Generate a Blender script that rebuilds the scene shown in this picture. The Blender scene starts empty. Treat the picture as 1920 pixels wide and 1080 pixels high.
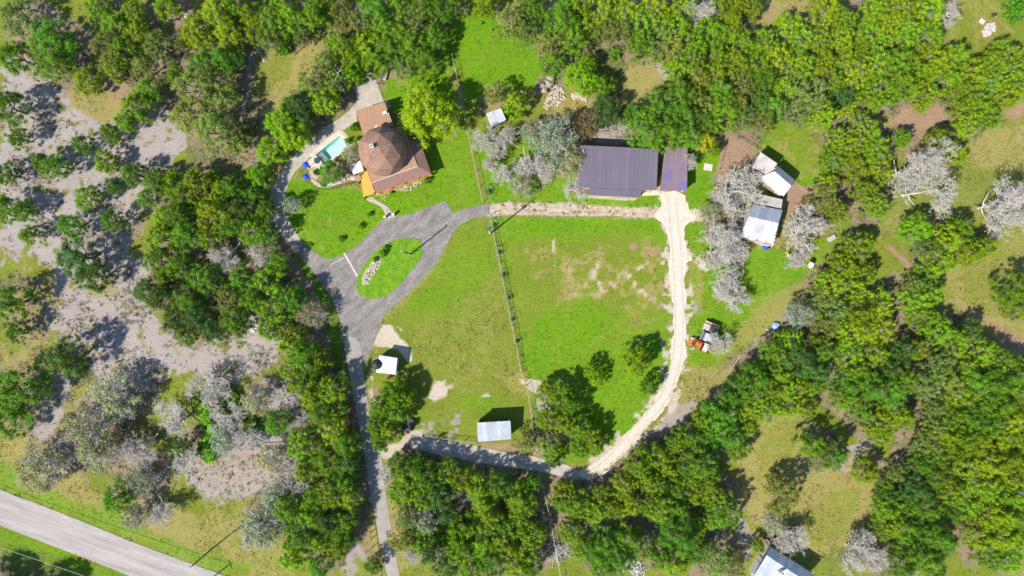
import bpy, bmesh, math, random
import numpy as np
from mathutils import Vector, Matrix

# ---------------------------------------------------------------- camera, sky, sun, exposure
scene = bpy.context.scene
CAM_H = 125.0                      # drone height in metres
cam_data = bpy.data.cameras.new("camera")
cam = bpy.data.objects.new("camera", cam_data)
scene.collection.objects.link(cam)
cam.location = (0, 0, CAM_H)
cam.rotation_euler = (0, 0, 0)     # straight down
cam_data.sensor_width = 36
cam_data.lens = 36 * CAM_H / 192.0
cam_data.clip_end = 3000
scene.camera = cam

SUN_EL = math.radians(46)
SUN_AZ = (-0.785, -0.62)           # towards the sun, on the ground
world = bpy.data.worlds.new("World")
scene.world = world
world.use_nodes = True
wn = world.node_tree
bg = wn.nodes["Background"]
sky = wn.nodes.new("ShaderNodeTexSky")
sky.sky_type = 'NISHITA'
sky.sun_disc = False
sky.sun_elevation = SUN_EL
sky.sun_rotation = math.atan2(SUN_AZ[0], SUN_AZ[1])
wn.links.new(sky.outputs[0], bg.inputs[0])
bg.inputs[1].default_value = 0.12
sky.ozone_density = 3.0
sky.dust_density = 0.4
sun_d = bpy.data.lights.new("sun", 'SUN')
sun_d.energy = 5.0
sun_d.angle = math.radians(0.5)
sun_d.color = (1.0, 0.93, 0.82)
sun = bpy.data.objects.new("sun", sun_d)
scene.collection.objects.link(sun)
_d = Vector((SUN_AZ[0] * math.cos(SUN_EL), SUN_AZ[1] * math.cos(SUN_EL), math.sin(SUN_EL)))
sun.rotation_euler = _d.to_track_quat('Z', 'Y').to_euler()
scene.view_settings.view_transform = 'Standard'
scene.view_settings.look = 'None'
scene.view_settings.exposure = 0.62
scene.view_settings.gamma = 1
scene.render.engine = 'CYCLES'
scene.cycles.max_bounces = 6
scene.cycles.diffuse_bounces = 3
scene.cycles.transparent_max_bounces = 8
scene.cycles.use_denoising = True

# ---------------------------------------------------------------- helpers
col = scene.collection
RNG = random.Random(7)
NP = np.random.default_rng(11)
PX = 0.1                           # survey scale: metres of ground per plan unit

def W(px, py, h=0.0):
    """plan unit -> metres for a point at height h"""
    s = PX * (CAM_H - h) / CAM_H
    return ((px - 960) * s, (540 - py) * s)

def W3(px, py, h=0.0):
    x, y = W(px, py, h)
    return Vector((x, y, h))

def smooth(a, b, x):
    t = np.clip((x - a) / (b - a), 0, 1)
    return t * t * (3 - 2 * t)

def tag(o, label=None, cat=None, group=None, kind=None):
    if label: o["label"] = label
    if cat: o["category"] = cat
    if group: o["group"] = group
    if kind: o["kind"] = kind
    return o

def empty(name, loc=(0, 0, 0), rz=0.0):
    o = bpy.data.objects.new(name, None)
    o.empty_display_size = 0.3
    o.location = loc
    o.rotation_euler = (0, 0, rz)
    col.objects.link(o)
    return o

def thing(name, label, cat, loc=(0, 0, 0), rz=0.0, group=None):
    return tag(empty(name, loc, rz), label, cat, group)

class MB:
    """collects faces of one mesh"""
    def __init__(self):
        self.v = []
        self.f = []
    def add(self, vs, fs):
        n = len(self.v)
        self.v.extend([tuple(p) for p in vs])
        self.f.extend([tuple(i + n for i in f) for f in fs])
        return self
    def box(self, c, s, rz=0.0, rx=0.0, ry=0.0, taper=1.0):
        hx, hy, hz = s[0] / 2, s[1] / 2, s[2] / 2
        M = Matrix.Rotation(rz, 3, 'Z') @ Matrix.Rotation(ry, 3, 'Y') @ Matrix.Rotation(rx, 3, 'X')
        vs = []
        for z in (-1, 1):
            t = taper if z > 0 else 1
            for x, y in ((-1, -1), (1, -1), (1, 1), (-1, 1)):
                vs.append(M @ Vector((x * hx * t, y * hy * t, z * hz)) + Vector(c))
        return self.add(vs, [(3, 2, 1, 0), (4, 5, 6, 7), (0, 1, 5, 4), (1, 2, 6, 5), (2, 3, 7, 6), (3, 0, 4, 7)])
    def prism(self, top, z0):
        """solid below a top loop (3D points); z0 a number (flat base) or a thickness as ('t', d)"""
        n = len(top)
        top = [Vector(p) for p in top]
        if isinstance(z0, tuple):
            bot = [p - Vector((0, 0, z0[1])) for p in top]
        else:
            bot = [Vector((p.x, p.y, z0)) for p in top]
        fs = [tuple(range(n)), tuple(range(2 * n - 1, n - 1, -1))]
        for i in range(n):
            j = (i + 1) % n
            fs.append((i, i + n, j + n, j))
        return self.add(top + bot, fs)
    def tube(self, pts, r, n=6, cap=True):
        pts = [Vector(p) for p in pts]
        rs = r if isinstance(r, (list, tuple)) else [r] * len(pts)
        vs, fs = [], []
        for i, p in enumerate(pts):
            d = (pts[min(i + 1, len(pts) - 1)] - pts[max(i - 1, 0)]).normalized()
            a = d.orthogonal().normalized() if abs(d.z) > .9 else d.cross(Vector((0, 0, 1))).normalized()
            b = d.cross(a)
            for k in range(n):
                t = 2 * math.pi * k / n
                vs.append(p + (a * math.cos(t) + b * math.sin(t)) * rs[i])
        for i in range(len(pts) - 1):
            for k in range(n):
                k2 = (k + 1) % n
                fs.append((i * n + k, i * n + k2, (i + 1) * n + k2, (i + 1) * n + k))
        if cap:
            fs.append(tuple(range(n - 1, -1, -1)))
            fs.append(tuple(range((len(pts) - 1) * n, len(pts) * n)))
        return self.add(vs, fs)
    def ring(self, c, R, r, n=24, m=5, tilt=None):
        vs, fs = [], []
        for i in range(n):
            a = 2 * math.pi * i / n
            for k in range(m):
                b = 2 * math.pi * k / m
                p = Vector(((R + r * math.cos(b)) * math.cos(a), (R + r * math.cos(b)) * math.sin(a), r * math.sin(b)))
                if tilt: p = tilt @ p
                vs.append(p + Vector(c))
        for i in range(n):
            for k in range(m):
                i2, k2 = (i + 1) % n, (k + 1) % m
                fs.append((i * m + k, i2 * m + k, i2 * m + k2, i * m + k2))
        return self.add(vs, fs)
    def lathe(self, c, prof, n=16, M=None):
        """prof: list of (radius, z)"""
        vs, fs = [], []
        for (r, z) in prof:
            for k in range(n):
                t = 2 * math.pi * k / n
                p = Vector((r * math.cos(t), r * math.sin(t), z))
                if M: p = M @ p
                vs.append(p + Vector(c))
        for i in range(len(prof) - 1):
            for k in range(n):
                k2 = (k + 1) % n
                fs.append((i * n + k, i * n + k2, (i + 1) * n + k2, (i + 1) * n + k))
        fs.append(tuple(range(n - 1, -1, -1)))
        fs.append(tuple(range((len(prof) - 1) * n, len(prof) * n)))
        return self.add(vs, fs)
    def rock(self, c, s, rng, n=1):
        """a lumpy stone"""
        t = (1 + 5 ** .5) / 2
        iv = [(-1, t, 0), (1, t, 0), (-1, -t, 0), (1, -t, 0), (0, -1, t), (0, 1, t), (0, -1, -t), (0, 1, -t), (t, 0, -1), (t, 0, 1), (-t, 0, -1), (-t, 0, 1)]
        fs = [(0, 11, 5), (0, 5, 1), (0, 1, 7), (0, 7, 10), (0, 10, 11), (1, 5, 9), (5, 11, 4), (11, 10, 2), (10, 7, 6), (7, 1, 8),
              (3, 9, 4), (3, 4, 2), (3, 2, 6), (3, 6, 8), (3, 8, 9), (4, 9, 5), (2, 4, 11), (6, 2, 10), (8, 6, 7), (9, 8, 1)]
        M = Matrix.Rotation(rng.uniform(0, 6.3), 3, 'Z') @ Matrix.Rotation(rng.uniform(-.4, .4), 3, 'X')
        vs = [M @ Vector((p[0] * s[0], p[1] * s[1], p[2] * s[2])) * (rng.uniform(.75, 1.15) / 1.9) + Vector(c) for p in iv]
        return self.add(vs, fs)
    def build(self, name, mat, parent=None, smooth_=False):
        me = bpy.data.meshes.new(name)
        me.from_pydata(self.v, [], self.f)
        bm = bmesh.new(); bm.from_mesh(me)
        bmesh.ops.recalc_face_normals(bm, faces=bm.faces)
        bm.to_mesh(me); bm.free()
        if smooth_:
            me.polygons.foreach_set("use_smooth", [True] * len(me.polygons))
        me.materials.append(mat)
        o = bpy.data.objects.new(name, me)
        col.objects.link(o)
        if parent: o.parent = parent
        return o

def copy_of(o, parent=None):
    c = o.copy()
    col.objects.link(c)
    c.parent = parent
    return c

# ---------------------------------------------------------------- materials
ARGS = {}
def mat(name, c1, c2=None, scale=1.5, rough=.85, metal=0.0, bump=0.0, fine=None, spec=.3, detail=4, stretch=None, dist=.05, rot=None):
    ARGS[name] = (c1, c2, scale, rough, metal, bump, fine, spec, detail, stretch, dist, rot)
    m = bpy.data.materials.new(name)
    m.use_nodes = True
    nt = m.node_tree
    b = nt.nodes["Principled BSDF"]
    b.inputs["Roughness"].default_value = rough
    b.inputs["Metallic"].default_value = metal
    b.inputs["Specular IOR Level"].default_value = spec
    c2 = c2 or c1
    tc = nt.nodes.new("ShaderNodeTexCoord")
    mp = nt.nodes.new("ShaderNodeMapping")
    nt.links.new(tc.outputs["Object"], mp.inputs[0])
    if stretch: mp.inputs["Scale"].default_value = stretch
    if rot is not None:
        mp.vector_type = 'TEXTURE'; mp.inputs["Rotation"].default_value = (0, 0, rot)
    n = nt.nodes.new("ShaderNodeTexNoise")
    n.inputs["Scale"].default_value = scale
    n.inputs["Detail"].default_value = detail
    n.inputs["Roughness"].default_value = .65
    nt.links.new(mp.outputs[0], n.inputs["Vector"])
    r = nt.nodes.new("ShaderNodeMapRange")
    r.inputs["From Min"].default_value = .3
    r.inputs["From Max"].default_value = .7
    nt.links.new(n.outputs["Fac"], r.inputs["Value"])
    mx = nt.nodes.new("ShaderNodeMix"); mx.data_type = 'RGBA'
    mx.inputs[6].default_value = (*c1, 1)
    mx.inputs[7].default_value = (*c2, 1)
    nt.links.new(r.outputs[0], mx.inputs[0])
    out = mx.outputs[2]
    if fine:
        n2 = nt.nodes.new("ShaderNodeTexNoise")
        n2.inputs["Scale"].default_value = fine[0]
        n2.inputs["Detail"].default_value = 3
        nt.links.new(mp.outputs[0], n2.inputs["Vector"])
        r2 = nt.nodes.new("ShaderNodeMapRange")
        r2.inputs["From Min"].default_value = .3; r2.inputs["From Max"].default_value = .7
        r2.inputs["To Min"].default_value = 1 - fine[1]; r2.inputs["To Max"].default_value = 1 + fine[1]
        nt.links.new(n2.outputs["Fac"], r2.inputs["Value"])
        vm = nt.nodes.new("ShaderNodeVectorMath"); vm.operation = 'SCALE'
        nt.links.new(out, vm.inputs[0]); nt.links.new(r2.outputs[0], vm.inputs["Scale"])
        out = vm.outputs[0]
    nt.links.new(out, b.inputs["Base Color"])
    if bump:
        bp = nt.nodes.new("ShaderNodeBump")
        bp.inputs["Strength"].default_value = bump
        bp.inputs["Distance"].default_value = dist
        nt.links.new((n2 if fine else n).outputs["Fac"], bp.inputs["Height"])
        nt.links.new(bp.outputs[0], b.inputs["Normal"])
    return m

M = {}
M['asphalt'] = mat('worn_asphalt', (.132, .120, .112), (.262, .240, .225), .5, .92, fine=(3.0, .28), stretch=(1.6, .55, 1), rot=.75, bump=.4, detail=6)
M['concrete'] = mat('pale_concrete', (.43, .385, .335), (.30, .27, .24), .5, .85, fine=(4, .2), bump=.2, detail=5)
M['lane'] = mat('grey_concrete', (.335, .31, .285), (.235, .22, .205), .5, .88, fine=(4, .2), bump=.2, detail=5)
M['patio'] = mat('white_concrete', (.56, .51, .45), (.43, .39, .34), .8, .8, fine=(5, .08), bump=.1)
M['gravel'] = mat('white_gravel', (.58, .53, .455), (.45, .40, .33), .9, .95, fine=(4, .16), bump=.3, detail=6)
M['greygravel'] = mat('grey_gravel', (.44, .40, .36), (.29, .265, .245), .7, .95, fine=(6, .2), bump=.5, detail=6)
M['road'] = mat('chip_seal_road', (.40, .36, .35), (.255, .23, .22), .5, .92, fine=(4, .16), stretch=(6, .55, 1), rot=-.33, bump=.3, detail=6)
M['stone'] = mat('limestone', (.52, .465, .385), (.34, .29, .23), 1.6, .9, fine=(6, .2), bump=.4)
M['boulder'] = mat('boulder_stone', (.38, .32, .26), (.24, .20, .17), 1.2, .9, fine=(6, .25), bump=.5)
M['tan_stone'] = mat('tan_flagstone', (.50, .39, .25), (.38, .29, .18), 1.5, .85, fine=(6, .15), bump=.2)
M['shingle'] = mat('brown_shingle', (.290, .172, .124), (.208, .122, .090), 1.2, .9, fine=(9, .22), bump=.5)
M['shingle2'] = mat('mauve_shingle', (.245, .142, .112), (.19, .11, .09), 1.2, .85, fine=(9, .15), bump=.3, stretch=(1, 1, 1))
M['shingle3'] = mat('tan_roofing', (.36, .215, .135), (.295, .175, .11), .8, .9, fine=(8, .12), bump=.3)
M['white'] = mat('white_paint', (.56, .56, .57), (.48, .48, .49), 2, .5, fine=(8, .05))
M['cream'] = mat('cream_siding', (.56, .48, .32), (.48, .41, .27), 1, .7, fine=(6, .06))
M['purple'] = mat('plum_metal_roof', (.225, .195, .238), (.195, .168, .205), .35, .42, metal=.35, fine=(3, .05), spec=.5, bump=.06)
M['purple2'] = mat('plum_brown_metal_roof', (.29, .22, .26), (.245, .18, .225), .35, .45, metal=.3, fine=(3, .08), spec=.5)
M['purple3'] = mat('blue_plum_metal', (.22, .185, .34), (.19, .16, .30), .5, .45, metal=.3, spec=.5)
M['galv'] = mat('galvanised_roof', (.43, .465, .52), (.34, .37, .42), .6, .5, metal=.3, fine=(3, .12), spec=.5)
M['galvdark'] = mat('dull_galvanised_roof', (.34, .37, .41), (.28, .30, .34), .8, .5, metal=.4, fine=(3, .08))
M['whiteroof'] = mat('white_metal_roof', (.53, .535, .56), (.38, .39, .42), .5, .5, fine=(4, .12), metal=.1, spec=.5)
M['tanroof'] = mat('weathered_tan_roof', (.50, .46, .43), (.33, .30, .285), .8, .7, fine=(4, .15))
M['wood'] = mat('weathered_wood', (.36, .25, .16), (.25, .17, .11), 3, .85, fine=(9, .2), bump=.3)
M['greywood'] = mat('grey_wood', (.42, .38, .34), (.28, .25, .22), 3, .9, fine=(9, .25), bump=.3)
M['orangewood'] = mat('orange_stained_deck', (.72, .36, .075), (.62, .29, .055), 2, .6, fine=(8, .15), bump=.1)
M['rust'] = mat('rusty_iron', (.30, .12, .06), (.17, .07, .045), 3, .85, fine=(8, .25), bump=.3)
M['black'] = mat('black_plastic', (.03, .03, .035), (.05, .05, .055), 2, .45)
M['darkmetal'] = mat('dark_iron', (.06, .06, .065), (.09, .085, .08), 3, .55, metal=.4)
M['tyre'] = mat('tyre_rubber', (.03, .03, .03), (.045, .045, .04), 4, .85)
M['orange'] = mat('orange_machine_paint', (.60, .15, .03), (.46, .11, .03), 2.5, .45, fine=(9, .1), spec=.5)
M['blue'] = mat('blue_canvas', (.02, .08, .62), (.015, .05, .42), 2, .7)
M['bluetarp'] = mat('faded_blue_tarp', (.20, .38, .75), (.40, .55, .80), 2, .5, bump=.3)
M['teal'] = mat('teal_paint', (.03, .30, .36), (.02, .22, .28), 2, .5)
M['pool'] = mat('pool_plaster', (.50, .80, .73), (.44, .73, .67), .8, .6)
M['glass'] = mat('window_glass', (.04, .05, .06), (.05, .06, .07), 2, .1, spec=.6)
M['wire'] = mat('galvanised_wire', (.55, .53, .50), (.45, .43, .40), 4, .5, metal=.4)
M['post'] = mat('cedar_post', (.50, .44, .35), (.38, .32, .25), 5, .9)
M['pole'] = mat('utility_pole_wood', (.13, .10, .08), (.09, .07, .06), 4, .9)
M['bark'] = mat('tree_bark', (.17, .135, .11), (.11, .09, .075), 5, .95, bump=.3)
M['deadbark'] = mat('bleached_dead_bark', (.60, .565, .51), (.42, .39, .35), 2.5, .9, fine=(7, .2))
M['greybark'] = mat('silver_bark', (.52, .50, .49), (.37, .36, .36), 2.5, .9, fine=(7, .2))
M['hoop'] = mat('dull_wire', (.36, .35, .33), (.28, .27, .26), 4, .6, metal=.2)
M['twig'] = mat('dry_cedar_twigs', (.36, .30, .25), (.24, .20, .17), 3, .95)
M['tangravel'] = mat('tan_gravel', (.48, .40, .31), (.30, .235, .16), .9, .95, fine=(5, .3), bump=.6, detail=6)
M['silver'] = mat('dull_aluminium', (.46, .475, .49), (.38, .39, .41), 1, .45, metal=.4)

_VAR = {}
def variant(m, k):
    """the same material a little lighter or darker: sheets of different age"""
    if m.name not in ARGS: return m
    f = ((1, .88, 1.06, .94) if 'roof' in m.name and 'plum' not in m.name else (1, .96, 1.03, .98))[k % 4]
    if f == 1: return m
    if (m.name, k % 4) not in _VAR:
        a = ARGS[m.name]
        _VAR[m.name, k % 4] = mat(m.name + '_aged', tuple(c * f for c in a[0]), tuple(c * f for c in (a[1] or a[0])), *a[2:])
    return _VAR[m.name, k % 4]

def water_mat():
    m = bpy.data.materials.new('pool_water'); m.use_nodes = True
    nt = m.node_tree; nt.nodes.clear()
    o = nt.nodes.new("ShaderNodeOutputMaterial")
    t = nt.nodes.new("ShaderNodeBsdfTransparent"); t.inputs[0].default_value = (.84, .97, .95, 1)
    g = nt.nodes.new("ShaderNodeBsdfGlossy"); g.inputs["Roughness"].default_value = .05
    f = nt.nodes.new("ShaderNodeFresnel"); f.inputs[0].default_value = 1.33
    n = nt.nodes.new("ShaderNodeTexNoise"); n.inputs["Scale"].default_value = 2.5
    tc = nt.nodes.new("ShaderNodeTexCoord"); nt.links.new(tc.outputs["Object"], n.inputs["Vector"])
    b = nt.nodes.new("ShaderNodeBump"); b.inputs["Strength"].default_value = .15; b.inputs["Distance"].default_value = .1
    nt.links.new(n.outputs["Fac"], b.inputs["Height"])
    nt.links.new(b.outputs[0], g.inputs["Normal"]); nt.links.new(b.outputs[0], f.inputs["Normal"])
    mx = nt.nodes.new("ShaderNodeMixShader")
    nt.links.new(f.outputs[0], mx.inputs[0]); nt.links.new(t.outputs[0], mx.inputs[1]); nt.links.new(g.outputs[0], mx.inputs[2])
    nt.links.new(mx.outputs[0], o.inputs[0])
    return m
M['water'] = water_mat()

def foliage_mat(name):
    """leaf colour = the tree's own colour, varied from leaf to leaf and clump to clump"""
    m = bpy.data.materials.new(name); m.use_nodes = True
    nt = m.node_tree; nt.nodes.clear()
    o = nt.nodes.new("ShaderNodeOutputMaterial")
    oi = nt.nodes.new("ShaderNodeObjectInfo")
    at = nt.nodes.new("ShaderNodeAttribute"); at.attribute_name = "leaf"
    sp = nt.nodes.new("ShaderNodeSeparateColor"); nt.links.new(at.outputs["Color"], sp.inputs[0])
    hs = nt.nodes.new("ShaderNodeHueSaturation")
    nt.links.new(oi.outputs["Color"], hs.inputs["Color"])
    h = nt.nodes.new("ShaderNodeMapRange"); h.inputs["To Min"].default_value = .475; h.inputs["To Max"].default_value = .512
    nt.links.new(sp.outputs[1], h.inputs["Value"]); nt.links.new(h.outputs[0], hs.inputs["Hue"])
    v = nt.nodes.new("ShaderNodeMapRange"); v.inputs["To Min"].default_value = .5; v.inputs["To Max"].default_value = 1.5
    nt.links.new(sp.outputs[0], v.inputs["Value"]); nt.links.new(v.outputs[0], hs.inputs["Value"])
    fd = nt.nodes.new("ShaderNodeMix"); fd.data_type = 'RGBA'; fd.inputs[7].default_value = (.34, .28, .20, 1)
    nt.links.new(sp.outputs[2], fd.inputs[0]); nt.links.new(hs.outputs[0], fd.inputs[6])
    d = nt.nodes.new("ShaderNodeBsdfPrincipled")
    d.inputs["Roughness"].default_value = .55; d.inputs["Specular IOR Level"].default_value = .25
    t = nt.nodes.new("ShaderNodeBsdfTranslucent")
    nt.links.new(fd.outputs[2], d.inputs["Base Color"]); nt.links.new(fd.outputs[2], t.inputs[0])
    mx = nt.nodes.new("ShaderNodeMixShader"); mx.inputs[0].default_value = .38
    nt.links.new(d.outputs[0], mx.inputs[1]); nt.links.new(t.outputs[0], mx.inputs[2])
    nt.links.new(mx.outputs[0], o.inputs[0])
    return m
M['leaf'] = foliage_mat('foliage')
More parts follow.
